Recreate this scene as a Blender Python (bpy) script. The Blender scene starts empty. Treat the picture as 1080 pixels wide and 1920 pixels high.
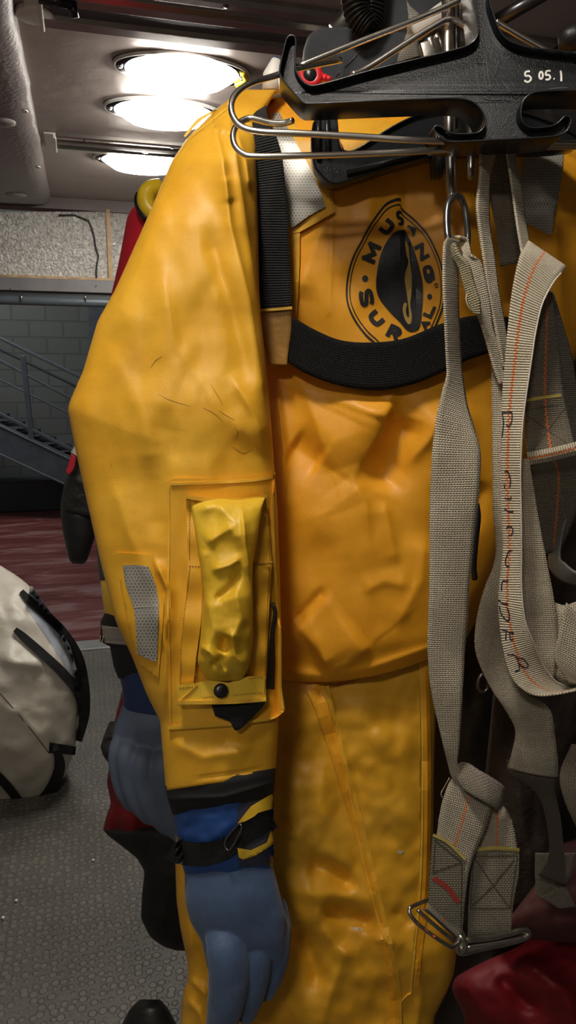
import bpy, bmesh, math, random
import numpy as np
from mathutils import Vector, Matrix
from mathutils.bvhtree import BVHTree
random.seed(3)
C = bpy.context.scene.collection
# ------------------------------------------------------------------ camera frame
FPX, TH, PH, CZ = 1400.0, math.radians(15.2), math.radians(9.7), 1.5
CAM = np.array([0, 0, CZ])
H = np.array([math.sin(TH), math.cos(TH), 0]); RT = np.array([math.cos(TH), -math.sin(TH), 0])
ZUP = np.array([0, 0, 1.0])
FW = math.cos(PH)*H - math.sin(PH)*ZUP; UP = math.sin(PH)*H + math.cos(PH)*ZUP

def rays(px, py):
    px = np.asarray(px, float)[..., None]; py = np.asarray(py, float)[..., None]
    return FPX*FW + (px-540)*RT + (960-py)*UP
def at(px, py, h):
    d = rays(px, py); return CAM + d*(np.asarray(h, float)[..., None]/(d@H)[..., None])
def on_z(px, py, z):
    d = rays(px, py); return CAM + d*((z-CZ)/d[..., 2])[..., None]
def on_y(px, py, y):
    d = rays(px, py); return CAM + d*(y/d[..., 1])[..., None]
def hd(p): return float(np.dot(np.asarray(p)-CAM, H))

# ------------------------------------------------------------------ noise
_rng = np.random.RandomState(11)
_lat = _rng.rand(256, 256)
def vnoise(x, y, seed=0):
    x = np.asarray(x, float)+seed*17.31; y = np.asarray(y, float)+seed*9.77
    xi = np.floor(x).astype(int); yi = np.floor(y).astype(int)
    fx = x-xi; fy = y-yi
    fx = fx*fx*fx*(fx*(fx*6-15)+10); fy = fy*fy*fy*(fy*(fy*6-15)+10)
    g = lambda a, b: _lat[a & 255, b & 255]
    return ((g(xi, yi)*(1-fx)+g(xi+1, yi)*fx)*(1-fy)+(g(xi, yi+1)*(1-fx)+g(xi+1, yi+1)*fx)*fy)*2-1
def fbm(x, y, seed=0, o=3):
    s = 0; a = 1
    for i in range(o): s = s+a*vnoise(x*2**i, y*2**i, seed+i*5); a *= .5
    return s
def wrink(x, y, sc, seed=0):       # crumpled film: sharp crests
    wx = x+sc*.5*vnoise(x/sc, y/sc, seed+40); wy = y+sc*.5*vnoise(x/sc, y/sc, seed+50)
    return (1-np.abs(vnoise(wx/sc, wy/sc, seed)))**2-.4
def seg_d(x, y, pts):
    best = np.full(np.shape(x), 1e9); sd = np.zeros(np.shape(x)); tt = np.zeros(np.shape(x)); n = len(pts)-1
    for i in range(n):
        (ax, ay), (bx, by) = pts[i], pts[i+1]
        dx, dy = bx-ax, by-ay; L2 = dx*dx+dy*dy+1e-9
        t = np.clip(((x-ax)*dx+(y-ay)*dy)/L2, 0, 1)
        d = np.hypot(x-ax-t*dx, y-ay-t*dy); s = ((x-ax)*dy-(y-ay)*dx)/math.sqrt(L2)
        m = d < best
        best = np.where(m, d, best); sd = np.where(m, np.sign(s)*d, sd); tt = np.where(m, (i+t)/n, tt)
    return best, sd, tt
def fold(x, y, pts, w, amp, w2=None, taper=1):
    """crest: gaussian of width w (w2 on the other side); taper 1: fade at both ends, 2: only the tail, 0 none"""
    b, s, t = seg_d(x, y, pts); w2 = w2 or w
    ww = np.where(s > 0, w, w2); g = np.exp(-1.25*(np.sqrt((b/ww)**2+.045)-.212)) if amp > 0 else np.exp(-(b/ww)**2)
    if taper == 1: g = g*np.clip(np.minimum(t, 1-t)*5+.15, 0, 1)
    if taper == 2: g = g*(1-t)**.7*np.clip(t*3.5+.05, 0, 1)
    return amp*g
def relief_fn(folds, noises=()):
    def f(x, y):
        r = np.zeros(np.shape(x))
        for a in folds: r = r+fold(x, y, *a)
        for (sx, sy, amp, seed) in noises: r = r+amp*fbm(x/sx, y/sy, seed)
        return r
    return f

# ------------------------------------------------------------------ materials
MATS = {}
class NT:
    def __init__(s, name):
        s.m = bpy.data.materials.new(name); s.m.use_nodes = True; s.t = s.m.node_tree
        s.b = s.t.nodes['Principled BSDF']
    def n(s, typ, **k):
        nd = s.t.nodes.new(typ)
        for a, v in k.items():
            if a.startswith('i_'):
                key = a[2:]; key = int(key) if key.isdigit() else key.replace('_', ' ')
                if isinstance(v, bpy.types.NodeSocket): s.t.links.new(v, nd.inputs[key])
                else: nd.inputs[key].default_value = v
            else: setattr(nd, a, v)
        return nd
    def l(s, a, b): s.t.links.new(a, b)
    def math(s, op, a, b=0.0, c=0.0, clamp=False):
        nd = s.t.nodes.new('ShaderNodeMath'); nd.operation = op; nd.use_clamp = clamp
        for i, v in enumerate((a, b, c)):
            if isinstance(v, bpy.types.NodeSocket): s.l(v, nd.inputs[i])
            else: nd.inputs[i].default_value = v
        return nd.outputs[0]
    def co(s, kind='Object', scale=(1, 1, 1)):
        c = s.n('ShaderNodeTexCoord').outputs[kind]
        m = s.n('ShaderNodeMapping'); s.l(c, m.inputs[0]); m.inputs['Scale'].default_value = scale
        return m.outputs[0]
    def noise(s, vec, scale, detail=3, rough=.5, dist=0.0):
        return s.n('ShaderNodeTexNoise', i_Vector=vec, i_Scale=scale, i_Detail=detail, i_Roughness=rough, i_Distortion=dist).outputs['Fac']
    def ramp(s, fac, stops):
        r = s.n('ShaderNodeValToRGB', i_0=fac); e = r.color_ramp.elements
        while len(e) < len(stops): e.new(.5)
        for i, (p, c) in enumerate(stops): e[i].position = p; e[i].color = (*c, 1) if len(c) == 3 else c
        return r.outputs[0]
    def mix(s, fac, a, b, mode='MIX'):
        nd = s.n('ShaderNodeMix', data_type='RGBA', blend_type=mode)
        for i, v in ((0, fac), (6, a), (7, b)):
            if isinstance(v, bpy.types.NodeSocket): s.l(v, nd.inputs[i])
            else: nd.inputs[i].default_value = v if i == 0 else (*v, 1)
        return nd.outputs[2]
    def bump(s, h, dist, strength=1.0, prev=None):
        nd = s.n('ShaderNodeBump', i_Height=h, i_Distance=dist, i_Strength=strength)
        if prev: s.l(prev, nd.inputs['Normal'])
        return nd.outputs[0]
    def fin(s, col=None, rough=None, norm=None, **k):
        for key, v in (('Base Color', col), ('Roughness', rough), ('Normal', norm)):
            if v is None: continue
            if isinstance(v, bpy.types.NodeSocket): s.l(v, s.b.inputs[key])
            else: s.b.inputs[key].default_value = (*v, 1) if key == 'Base Color' else v
        for a, v in k.items(): s.b.inputs[a.replace('_', ' ')].default_value = v
        return s.m

def plain(name, col, rough=.5, metal=0.0, bump=None, var=0.15, vs=8, **k):
    t = NT(name); v = t.co()
    n = t.noise(v, vs, 4, .6)
    c2 = tuple(min(1, x*(1+var)) for x in col); c1 = tuple(x*(1-var) for x in col)
    cc = t.ramp(n, [(.3, c1), (.7, c2)])
    nm = t.bump(t.noise(v, bump[0], 3), bump[1]) if bump else None
    return t.fin(cc, rough, nm, Metallic=metal, **k)

def pvc(name, base, dark, light, rough=.42):
    t = NT(name); v = t.co()
    n1 = t.noise(v, 6, 5, .6, .6); n2 = t.noise(v, 45, 4, .65); n3 = t.noise(v, 22, 5, .7, 1.5)
    c = t.ramp(n1, [(.3, dark), (.5, base), (.75, light)])
    c = t.mix(t.math('MULTIPLY', t.ramp(n2, [(.5, (0, 0, 0)), (.75, (1, 1, 1))]), .35), c, dark)
    st = t.ramp(n3, [(.66, (0, 0, 0)), (.76, (1, 1, 1))])
    c = t.mix(t.math('MULTIPLY', st, .3), c, (dark[0]*.5, dark[1]*.45, dark[2]*.4))
    b = t.bump(t.noise(v, 900, 2), .00025, 1.0)
    b = t.bump(n3, .0008, .5, b)
    r = t.ramp(n2, [(.3, (rough*.85,)*3), (.7, (rough*1.2,)*3)])
    return t.fin(c, r, b, Specular_IOR_Level=.45, Coat_Weight=.12, Coat_Roughness=.35)
YEL = pvc('yellow_coated_fabric', (.80, .415, .024), (.68, .325, .016), (.86, .48, .04), .5)
ORA = pvc('orange_yellow_fabric', (.84, .370, .014), (.76, .315, .011), (.90, .42, .025), .5)  # more orange base than the sleeve yellow
YLG = pvc('lemon_yellow_fabric', (.80, .50, .03), (.64, .37, .02), (.88, .60, .07), .45)
LEG = pvc('scuffed_yellow_fabric', (.74, .375, .018), (.60, .285, .012), (.82, .46, .05), .5)
EDGE = plain('yellow_edge_binding', (.86, .50, .05), .45, var=.1)
STI = plain('tan_stitch_thread', (.42, .20, .02), .7)

def webbing(name, col, dark, tracer=False, pitch=.0023, rib=False, weave=.85):
    t = NT(name); uv = t.n('ShaderNodeUVMap').outputs[0]
    sx = t.n('ShaderNodeSeparateXYZ', i_0=uv); u, w = sx.outputs[0], sx.outputs[1]
    a = t.math('MULTIPLY', w, 2*math.pi/pitch)
    if rib:
        hgt = t.math('SINE', t.math('MULTIPLY', w, 2*math.pi/(pitch*1.15)))
        u2 = t.math('SINE', t.math('MULTIPLY', u, 2*math.pi/.0016)); hgt = t.math('ADD', hgt, t.math('MULTIPLY', u2, .25))
    else:
        ub = t.math('SINE', t.math('ADD', t.math('MULTIPLY', u, 2*math.pi/.0030), t.math('MULTIPLY', t.math('SINE', t.math('MULTIPLY', a, .5)), 1.6)))
        hgt = t.math('ADD', t.math('MULTIPLY', t.math('SINE', a), .7), t.math('MULTIPLY', ub, .6))
    h01 = t.math('MULTIPLY_ADD', hgt, .45, .55, clamp=True)
    v = t.co(); dirt = t.noise(v, 14, 5, .65, .4)
    dm = t.ramp(dirt, [(.40, (0, 0, 0)), (.68, (1, 1, 1))])
    c = t.mix(t.math('MULTIPLY', dm, .7), col, dark)
    dk = t.mix(1.0, c, (.26, .24, .20), 'MULTIPLY')
    c = t.mix(t.math('MULTIPLY', t.math('SUBTRACT', 1.0, h01), weave), c, dk)
    if tracer:
        off = t.math('MULTIPLY', t.math('SINE', t.math('MULTIPLY', w, 2*math.pi/.0055)), .0009)
        d = t.math('ABSOLUTE', t.math('ADD', u, off))
        tr = t.math('LESS_THAN', d, .0011)
        c = t.mix(tr, c, (.72, .17, .03))
    nm = t.bump(hgt, .0006, .9)
    return t.fin(c, .62, nm, Specular_IOR_Level=.35, Sheen_Weight=.02 if max(col) < .05 else .25)
WEB = webbing('greige_webbing', (.76, .67, .51), (.40, .335, .24))
WEBT = webbing('greige_webbing_orange_tracer', (.86, .76, .58), (.55, .46, .32), True, rib=True)
WEBD = webbing('soiled_dark_webbing', (.30, .25, .18), (.15, .12, .085))
WEBR = webbing('soiled_dark_webbing_orange_tracer', (.24, .20, .14), (.13, .11, .07), True)
WEBP = webbing('brown_webbing', (.12, .085, .055), (.07, .048, .035))
BWEB = webbing('black_webbing', (.018, .019, .022), (.012, .012, .014), rib=True, pitch=.0026)
BWEB2 = webbing('black_smooth_webbing', (.013, .013, .014), (.009, .009, .01), pitch=.0016)

def hexmat():
    t = NT('silver_honeycomb_reflective'); uv = t.n('ShaderNodeUVMap').outputs[0]
    sc = t.n('ShaderNodeVectorMath', operation='SCALE', i_0=uv); sc.inputs['Scale'].default_value = 1/.0042
    def cell(off):
        a = t.n('ShaderNodeVectorMath', operation='ADD', i_0=sc.outputs[0]); a.inputs[1].default_value = (off[0]+1000, off[1]+1000*1.7320508, 0)
        m = t.n('ShaderNodeVectorMath', operation='MODULO', i_0=a.outputs[0]); m.inputs[1].default_value = (1, 1.7320508, 1)
        s = t.n('ShaderNodeVectorMath', operation='SUBTRACT', i_0=m.outputs[0]); s.inputs[1].default_value = (.5, .8660254, 0)
        ab = t.n('ShaderNodeVectorMath', operation='ABSOLUTE', i_0=s.outputs[0])
        x = t.n('ShaderNodeSeparateXYZ', i_0=ab.outputs[0])
        return t.math('MAXIMUM', x.outputs[0], t.math('ADD', t.math('MULTIPLY', x.outputs[0], .5), t.math('MULTIPLY', x.outputs[1], .8660254)))
    d = t.math('MINIMUM', cell((0, 0)), cell((.5, .8660254)))
    line = t.math('GREATER_THAN', d, .415)
    v = t.co(); n = t.noise(v, 30, 4)
    base = t.ramp(n, [(.3, (.20, .19, .165)), (.7, (.34, .325, .29))])
    c = t.mix(line, base, (.62, .60, .54))
    return t.fin(c, .38, t.bump(line, .0003), Metallic=.25)
REF = hexmat()
STITCHW = plain('white_stitch_thread', (.62, .58, .5), .7)
BLKP = plain('black_moulded_plastic', (.013, .0145, .017), .25, bump=(700, .0002), var=.3, vs=14, Specular_IOR_Level=.5)
BLKR = plain('black_rubber', (.012, .012, .012), .45, bump=(300, .0004))
NEO = plain('slate_neoprene', (.035, .040, .050), .8, bump=(1500, .0002), Sheen_Weight=.3)
NEOB = plain('black_neoprene', (.010, .0095, .009), .8, bump=(500, .0003))
BLUG = plain('blue_neoprene_glove', (.058, .100, .195), .62, bump=(420, .0006), var=.3, vs=18, Sheen_Weight=.15)
BLUS = plain('blue_rubber_wrist', (.018, .06, .22), .34, var=.2, vs=25)
RED = plain('red_nylon', (.55, .012, .030), .55, bump=(600, .0003), var=.12)
REDD = plain('dark_red_nylon', (.17, .003, .008), .6, bump=(600, .0003), var=.2)
CHR = plain('stainless_wire', (.86, .84, .80), .24, 1.0, var=.05)
STEEL = plain('worn_steel', (.50, .47, .42), .3, 1.0, var=.3, vs=60)
DSTEEL = plain('blackened_steel', (.16, .16, .17), .28, .9, var=.2)
INK = plain('black_marker_ink', (.02, .014, .02), .7)
PRN = plain('black_screen_print', (.016, .017, .020), .5)
PRY = plain('ochre_print', (.50, .33, .09), .5)
WPAINT = plain('white_paint_pen', (.85, .83, .78), .5)
ORP = plain('orange_paint_marks', (.75, .12, .02), .5)
LUM = plain('pale_lens_plastic', (.78, .76, .72), .3)
BAGM = plain('soiled_cream_vinyl', (.50, .465, .39), .42, bump=(22, .003), var=.16, vs=3)
BAGB = plain('grey_vinyl_side', (.40, .43, .50), .42, bump=(25, .004), var=.25, vs=6)
GST = plain('stair_painted_steel', (.085, .105, .125), .5, var=.2)
GSTD = plain('stair_dark_steel', (.03, .037, .045), .6)
VINYL = plain('taupe_padded_vinyl', (.26, .23, .22), .42, bump=(60, .003), var=.12, vs=3)
CEIL = plain('brushed_taupe_ceiling', (.44, .375, .345), .36, .1, bump=(9, .004), var=.10, vs=2)
ALU = plain('aluminium_track', (.40, .38, .36), .25, .9, var=.15)
DARKT = plain('dark_track_slot', (.06, .06, .065), .5)
WOODT = plain('wood_edge', (.42, .28, .14), .6, var=.3, vs=20)
HDR = plain('grey_painted_header', (.16, .155, .16), .45)
HDRD = plain('dark_door_seal', (.028, .033, .038), .4)
WALLM = plain('taupe_locker_wall', (.26, .24, .22), .6)
YPAINT = plain('yellow_tip_plastic', (.80, .55, .02), .35)
REDP = plain('red_plastic', (.65, .02, .03), .35)

def foil():
    t = NT('crinkled_foil'); v = t.co()
    vo = t.n('ShaderNodeTexVoronoi', i_Vector=v, i_Scale=70.0); n = t.noise(v, 45, 5, .75, 1.2)
    hgt = t.math('ADD', vo.outputs['Distance'], n)
    c = t.ramp(n, [(.38, (.55, .53, .49)), (.56, (1, .98, .93))])  # bright and dark mottling puts the foil's sparkle into the colour
    return t.fin(c, .27, t.bump(hgt, .010, 1.0), Metallic=.45)
FOIL = foil()
def blockwall():
    t = NT('painted_block_wall'); v = t.co('Object')
    s = t.n('ShaderNodeSeparateXYZ', i_0=v); cb = t.n('ShaderNodeCombineXYZ', i_0=s.outputs[0], i_1=s.outputs[2])
    br = t.n('ShaderNodeTexBrick', i_Vector=cb.outputs[0], i_Scale=1.0)
    for k, x in (('Mortar Size', .012), ('Brick Width', .42), ('Row Height', .21), ('Mortar Smooth', .2)): br.inputs[k].default_value = x
    br.inputs['Color1'].default_value = (.135, .15, .145, 1); br.inputs['Color2'].default_value = (.115, .13, .125, 1); br.inputs['Mortar'].default_value = (.10, .112, .11, 1)
    return t.fin(br.outputs[0], .7, t.bump(br.outputs['Fac'], -.01))
def redfloor():
    t = NT('wet_red_floor'); v = t.co('Object', (.8, 2.6, 1)); n = t.noise(v, 1.6, 5, .6, .8)
    c = t.ramp(n, [(.40, (.16, .045, .042)), (.55, (.22, .072, .066)), (.62, (.30, .17, .17)), (.72, (.20, .07, .065))])  # pale stop paints patchy reflections into the wet red
    r = t.ramp(n, [(.35, (.18,)*3), (.6, (.4,)*3)])
    return t.fin(c, r, t.bump(t.noise(v, 5, 3), .01))
def matfloor():
    t = NT('grey_coin_rubber_mat'); v = t.co('Object', (1, 1, 0))
    vo = t.n('ShaderNodeTexVoronoi', i_Vector=v, i_Scale=42.0, i_Randomness=.45)
    disc = t.ramp(vo.outputs['Distance'], [(.36, (1, 1, 1)), (.50, (0, 0, 0))])
    n = t.noise(v, 3, 6, .7); n2 = t.noise(v, 90, 4, .7)
    c = t.ramp(n, [(.3, (.08, .074, .063)), (.7, (.155, .144, .122))])
    c = t.mix(t.math('MULTIPLY', t.math('SUBTRACT', 1.0, disc), .55), c, (.055, .052, .045))
    c = t.mix(t.math('MULTIPLY', t.ramp(n2, [(.55, (0, 0, 0)), (.75, (1, 1, 1))]), .5), c, (.21, .195, .165))
    b = t.bump(disc, .003, .8); b = t.bump(n2, .003, .5, b)
    return t.fin(c, .5, b)
def emis(name, col, st):
    t = NT(name); return t.fin(col, .4, None, Emission_Color=(*col, 1), Emission_Strength=st)

# ------------------------------------------------------------------ object helpers
def W(o):
    p = Vector(o.location)
    while o.parent: o = o.parent; p += Vector(o.location)
    return p
def tag(o, label, cat, group=None):
    o['label'] = label; o['category'] = cat
    if group: o['group'] = group
    return o
def root(name, loc, label, cat, group=None):
    o = bpy.data.objects.new(name, None); o.empty_display_size = .05; o.location = tuple(float(a) for a in loc); C.objects.link(o)
    return tag(o, label, cat, group)
def mesh(name, V, F, mat, parent=None, smooth=True, uv=None, bevel=0, solid=0):
    me = bpy.data.meshes.new(name); V = np.asarray(V, float)
    off = np.array(W(parent)) if parent else V.mean(0)*0
    me.from_pydata((V-off).tolist(), [], [tuple(int(i) for i in f) for f in F]); me.update()
    if uv is not None:
        l = me.uv_layers.new(name='UVMap'); uv = np.asarray(uv)
        idx = np.zeros(len(me.loops), dtype=np.int32); me.loops.foreach_get('vertex_index', idx)
        l.data.foreach_set('uv', uv[idx].astype(np.float32).ravel())
    if smooth: me.polygons.foreach_set('use_smooth', [True]*len(me.polygons))
    me.materials.append(mat)
    o = bpy.data.objects.new(name, me); C.objects.link(o)
    if parent: o.parent = parent
    if solid:
        s = o.modifiers.new('s', 'SOLIDIFY'); s.thickness = solid; s.offset = 0
    if bevel:
        b = o.modifiers.new('b', 'BEVEL'); b.width = bevel; b.segments = 2; b.limit_method = 'ANGLE'; b.angle_limit = math.radians(40)
    return o
def struct(o): o['kind'] = 'structure'; return o
def bvh(*objs):
    V = []; F = []
    for o in objs:
        off = W(o); k = len(V)
        V += [v.co+off for v in o.data.vertices]; F += [[i+k for i in p.vertices] for p in o.data.polygons]
    return BVHTree.FromPolygons(V, F)
CV = Vector(CAM)
def hit(tree, px, py, hdef, off=0.0):
    d = Vector(rays(px, py)).normalized()
    loc, nrm, i, dist = tree.ray_cast(CV, d)
    if loc is None:
        p = Vector(at(px, py, hdef)); q = tree.find_nearest(p, .12)
        hh = hd(q[0])-.0 if q[0] is not None else hdef
        return Vector(at(px, py, hh))-d*off, d
    return loc-d*off, d

def box(name, c, s, mat, parent=None, bevel=0, rot=None, smooth=False):
    V = np.array([[x, y, z] for x in (-.5, .5) for y in (-.5, .5) for z in (-.5, .5)])*np.array(s)
    if rot is not None: V = V@np.array(rot).T
    F = [(0, 1, 3, 2), (4, 6, 7, 5), (0, 4, 5, 1), (2, 3, 7, 6), (0, 2, 6, 4), (1, 5, 7, 3)]
    return mesh(name, V+np.array(c), F, mat, parent, smooth, bevel=bevel)
def bar(p, q, w, d, up=(0, 0, 1)):
    p = np.array(p, float); q = np.array(q, float); a = q-p; L = np.linalg.norm(a); a /= L
    s = np.cross(a, up); s /= np.linalg.norm(s); u = np.cross(s, a)
    V = []
    for e in (p, q):
        for i, j in ((-1, -1), (1, -1), (1, 1), (-1, 1)): V.append(e+s*i*d/2+u*j*w/2)
    return V, [(0, 1, 2, 3), (7, 6, 5, 4), (0, 4, 5, 1), (1, 5, 6, 2), (2, 6, 7, 3), (3, 7, 4, 0)]
def merge(parts):
    V = []; F = []
    for v, f in parts:
        k = len(V); V += list(v); F += [tuple(i+k for i in q) for q in f]
    return V, F
def crom(P, n=8, closed=False):
    P = np.asarray(P, float); N = len(P); out = []
    rng = range(N if closed else N-1)
    for i in rng:
        a = P[(i-1) % N] if closed or i > 0 else 2*P[0]-P[1]
        b = P[i]; c = P[(i+1) % N]; d = P[(i+2) % N] if closed or i+2 < N else 2*P[-1]-P[-2]
        for k in range(n):
            t = k/n; out.append(.5*((2*b)+(-a+c)*t+(2*a-5*b+4*c-d)*t*t+(-a+3*b-3*c+d)*t**3))
    if not closed: out.append(P[-1])
    return np.array(out)
def tube_g(P, r, seg=12, closed=False, flat=1.0, caps=True):
    P = np.asarray(P, float); n = len(P); V = []; F = []
    r = np.broadcast_to(np.asarray(r, float), (n,))
    T = np.zeros_like(P)
    for i in range(n):
        a = P[(i-1) % n] if closed or i > 0 else P[0]; b = P[(i+1) % n] if closed or i < n-1 else P[-1]
        T[i] = (b-a)/(np.linalg.norm(b-a)+1e-12)
    u = np.cross(T[0], [0.3, .2, 1.0]); u /= np.linalg.norm(u)
    for i in range(n):
        u = u-T[i]*np.dot(u, T[i]); u /= np.linalg.norm(u); w = np.cross(T[i], u)
        for k in range(seg):
            a = 2*math.pi*k/seg; V.append(P[i]+r[i]*(u*math.cos(a)+w*math.sin(a)*flat))
    for i in range(n if closed else n-1):
        j = (i+1) % n
        for k in range(seg):
            m = (k+1) % seg; F.append((i*seg+k, i*seg+m, j*seg+m, j*seg+k))
    if not closed and caps: F += [tuple(range(seg))[::-1], tuple((n-1)*seg+k for k in range(seg))]
    return V, F
def px3(pts): return np.array([at(*p) for p in pts])
def tube(name, pts, r, mat, parent, n=8, closed=False, seg=12):
    V, F = tube_g(crom(px3(pts), n, closed), r, seg, closed); return mesh(name, V, F, mat, parent)

def rs(keys, step=5.0, smooth=5):
    K = np.array(keys, float); d = np.hypot(*(np.diff((K[:, 0:2]+K[:, 2:4])/2, axis=0).T)); s = np.r_[0, np.cumsum(d)]
    n = max(8, int(s[-1]/step)); q = np.linspace(0, s[-1], n)
    R = np.stack([np.interp(q, s, K[:, i]) for i in range(K.shape[1])], 1)
    if smooth > 1:
        k = np.hanning(smooth*2+1); k /= k.sum(); pad = smooth
        for i in range(K.shape[1]):
            a = np.r_[2*R[0, i]-R[pad:0:-1, i], R[:, i], 2*R[-1, i]-R[-2:-pad-2:-1, i]]; R[:, i] = np.convolve(a, k, 'valid')
    return R
def loft(name, keys, mat, parent, relief=None, step=5.0, nu=160, e=.75, smooth=5, sag=0, capw=1.0):
    """closed garment volume. keys: xl,yl,xr,yr,hc,D(half depth). Real front and back surfaces, rounded sides"""
    R = rs(keys, step, smooth); n = len(R)
    a = np.linspace(0, 2*math.pi, nu, endpoint=False)
    u = .5-.5*np.cos(a); s = np.sin(a); prof = np.sign(s)*np.abs(s)**e
    X = R[:, 0:1]+(R[:, 2:3]-R[:, 0:1])*u; Y = R[:, 1:2]+(R[:, 3:4]-R[:, 1:2])*u
    if sag: Y = Y+sag*(np.linspace(0, 1, n)**3)[:, None]*4*u*(1-u)
    Hh = R[:, 4:5]-R[:, 5:6]*prof
    if relief is not None:
        rr = relief(X, Y)*np.where(prof > 0, np.abs(prof)**.6, 0)
        rr = rr-.5*relief(X*1.1+37, Y)*np.where(prof < 0, np.abs(prof)**.6, 0)*0
        Hh = Hh-rr
    P = at(X, Y, Hh).reshape(-1, 3)
    i = np.arange(n-1)[:, None]*nu; k = np.arange(nu)[None]; m = (k+1) % nu
    F = np.stack([i+k, i+m, i+nu+m, i+nu+k], -1).reshape(-1, 4)
    F = [tuple(f) for f in F]+[tuple(range(nu))[::-1], tuple((n-1)*nu+j for j in range(nu))]
    uv = np.stack([(X-540)*R[:, 4:5]/FPX, -(Y)*R[:, 4:5]/FPX], -1).reshape(-1, 2)
    return mesh(name, P, F, mat, parent, uv=uv)

def decal(name, poly, tree, mat, parent, hdef=.95, off=.0008, th=.0012, step=8, holes=(), curve=False, lift=None, smooth=True):
    """a fabric / print piece with real thickness laid on a surface"""
    bm = bmesh.new()
    if curve: poly = crom(poly, 6, True)
    if isinstance(poly, tuple) and len(poly) == 2 and isinstance(poly[1], list) and poly[0] == 'mesh':
        pass
    vs = [bm.verts.new((p[0], p[1], 0)) for p in poly]
    if holes:
        es = [bm.edges.new((vs[i], vs[(i+1) % len(vs)])) for i in range(len(vs))]
        for hpoly in holes:
            hv = [bm.verts.new((p[0], p[1], 0)) for p in hpoly]
            es += [bm.edges.new((hv[i], hv[(i+1) % len(hv)])) for i in range(len(hv))]
        bmesh.ops.triangle_fill(bm, edges=es, use_beauty=True)
    else:
        bm.faces.new(vs)
    return _project(name, bm, tree, mat, parent, hdef, off, th, step, lift, smooth)
def _project(name, bm, tree, mat, parent, hdef, off, th, step, lift=None, smooth=True):
    xs = [v.co.x for v in bm.verts]; ys = [v.co.y for v in bm.verts]
    for ax, lo, hi in ((0, min(xs), max(xs)), (1, min(ys), max(ys))):
        g = math.ceil(lo/step)*step
        while g < hi:
            co = (g, 0, 0) if ax == 0 else (0, g, 0); no = (1, 0, 0) if ax == 0 else (0, 1, 0)
            bmesh.ops.bisect_plane(bm, geom=bm.verts[:]+bm.edges[:]+bm.faces[:], plane_co=co, plane_no=no); g += step
    bm.verts.index_update()
    V = []; B = []; uv = []
    for v in bm.verts:
        px, py = v.co.x, v.co.y
        o = off+(lift(px, py) if lift else 0)
        p, d = hit(tree, px, py, hdef, o); V.append(p); B.append(p+d*(th+(o-off)*.0)); uv.append((px*hdef/FPX, -py*hdef/FPX))
    n = len(V); F = [[v.index for v in f.verts] for f in bm.faces]
    FF = [tuple(f) for f in F]+[tuple(i+n for i in f[::-1]) for f in F]
    for e in bm.edges:
        if len(e.link_faces) == 1:
            a, b = e.verts[0].index, e.verts[1].index; FF.append((a, b, b+n, a+n))
    bm.free()
    o = mesh(name, np.array([list(p) for p in V+B]), FF, mat, parent, smooth=False, uv=uv+uv)
    bm2 = bmesh.new(); bm2.from_mesh(o.data); bmesh.ops.recalc_face_normals(bm2, faces=bm2.faces[:]); bm2.to_mesh(o.data); bm2.free()
    if smooth:
        o.data.polygons.foreach_set('use_smooth', [True]*len(o.data.polygons))
        for i, e in enumerate(o.data.edges): pass
        m = o.modifiers.new('es', 'EDGE_SPLIT'); m.split_angle = math.radians(50)
    return o
def strip_g(pts, w, tree, hdef, off, th, n=6, smooth=True, na=2):
    P = crom(np.array(pts, float), n) if smooth else np.array(pts, float)
    w = np.interp(np.linspace(0, 1, len(P)), np.linspace(0, 1, len(np.atleast_1d(w))), np.atleast_1d(w)) if np.ndim(w) else np.full(len(P), w)
    T = np.gradient(P[:, :2], axis=0); T /= np.linalg.norm(T, axis=1)[:, None]+1e-9; N = np.stack([-T[:, 1], T[:, 0]], 1)
    V = []; uv = []; L = 0
    for i in range(len(P)):
        if i: L += np.hypot(*(P[i, :2]-P[i-1, :2]))*hdef/FPX
        for k in range(na+1):
            q = P[i, :2]+N[i]*w[i]*(k/na-.5); p, d = hit(tree, q[0], q[1], hdef, off)
            V.append((p, d)); uv.append(((k/na-.5)*w[i]*hdef/FPX, L))
    m = na+1; n_ = len(V); F = []
    for i in range(len(P)-1):
        for k in range(na):
            a = i*m+k; q = (a, a+1, a+m+1, a+m); F += [q, tuple(x+n_ for x in q[::-1])]
        a = i*m; F.append((a, a+m, a+m+n_, a+n_)); a = i*m+na; F.append((a+m, a, a+n_, a+m+n_))
    l = (len(P)-1)*m
    for b in (0, l):
        for k in range(na): F.append((b+k, b+k+n_, b+k+1+n_, b+k+1) if b == 0 else (b+k+1, b+k+1+n_, b+k+n_, b+k))
    VV = [list(p) for p, d in V]+[list(p+d*th) for p, d in V]
    return VV, F, uv+uv
def strip(name, pts, w, tree, mat, parent, hdef=.95, off=.0008, th=.0008, n=6, smooth=True, na=2):
    V, F, uv = strip_g(pts, w, tree, hdef, off, th, n, smooth, na); return mesh(name, V, F, mat, parent, smooth=False, uv=uv)
def stitches(name, lines, tree, mat, parent, hdef=.9, dash=5, gap=3, w=1.5, off=.0016):
    A = []
    for pts in lines:
        P = np.array(pts, float); s = np.r_[0, np.cumsum(np.hypot(*np.diff(P, axis=0).T))]; q = 0
        while q < s[-1]:
            e = min(q+dash, s[-1]); a = [np.interp(q, s, P[:, 0]), np.interp(q, s, P[:, 1])]; b = [np.interp(e, s, P[:, 0]), np.interp(e, s, P[:, 1])]
            if e-q > 1.5: A.append(strip_g([a, b], w, tree, hdef, off, .001, 1, False, 1)[:2])
            q += dash+gap
    V, F = merge(A); return mesh(name, V, F, mat, parent, smooth=False)
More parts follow.
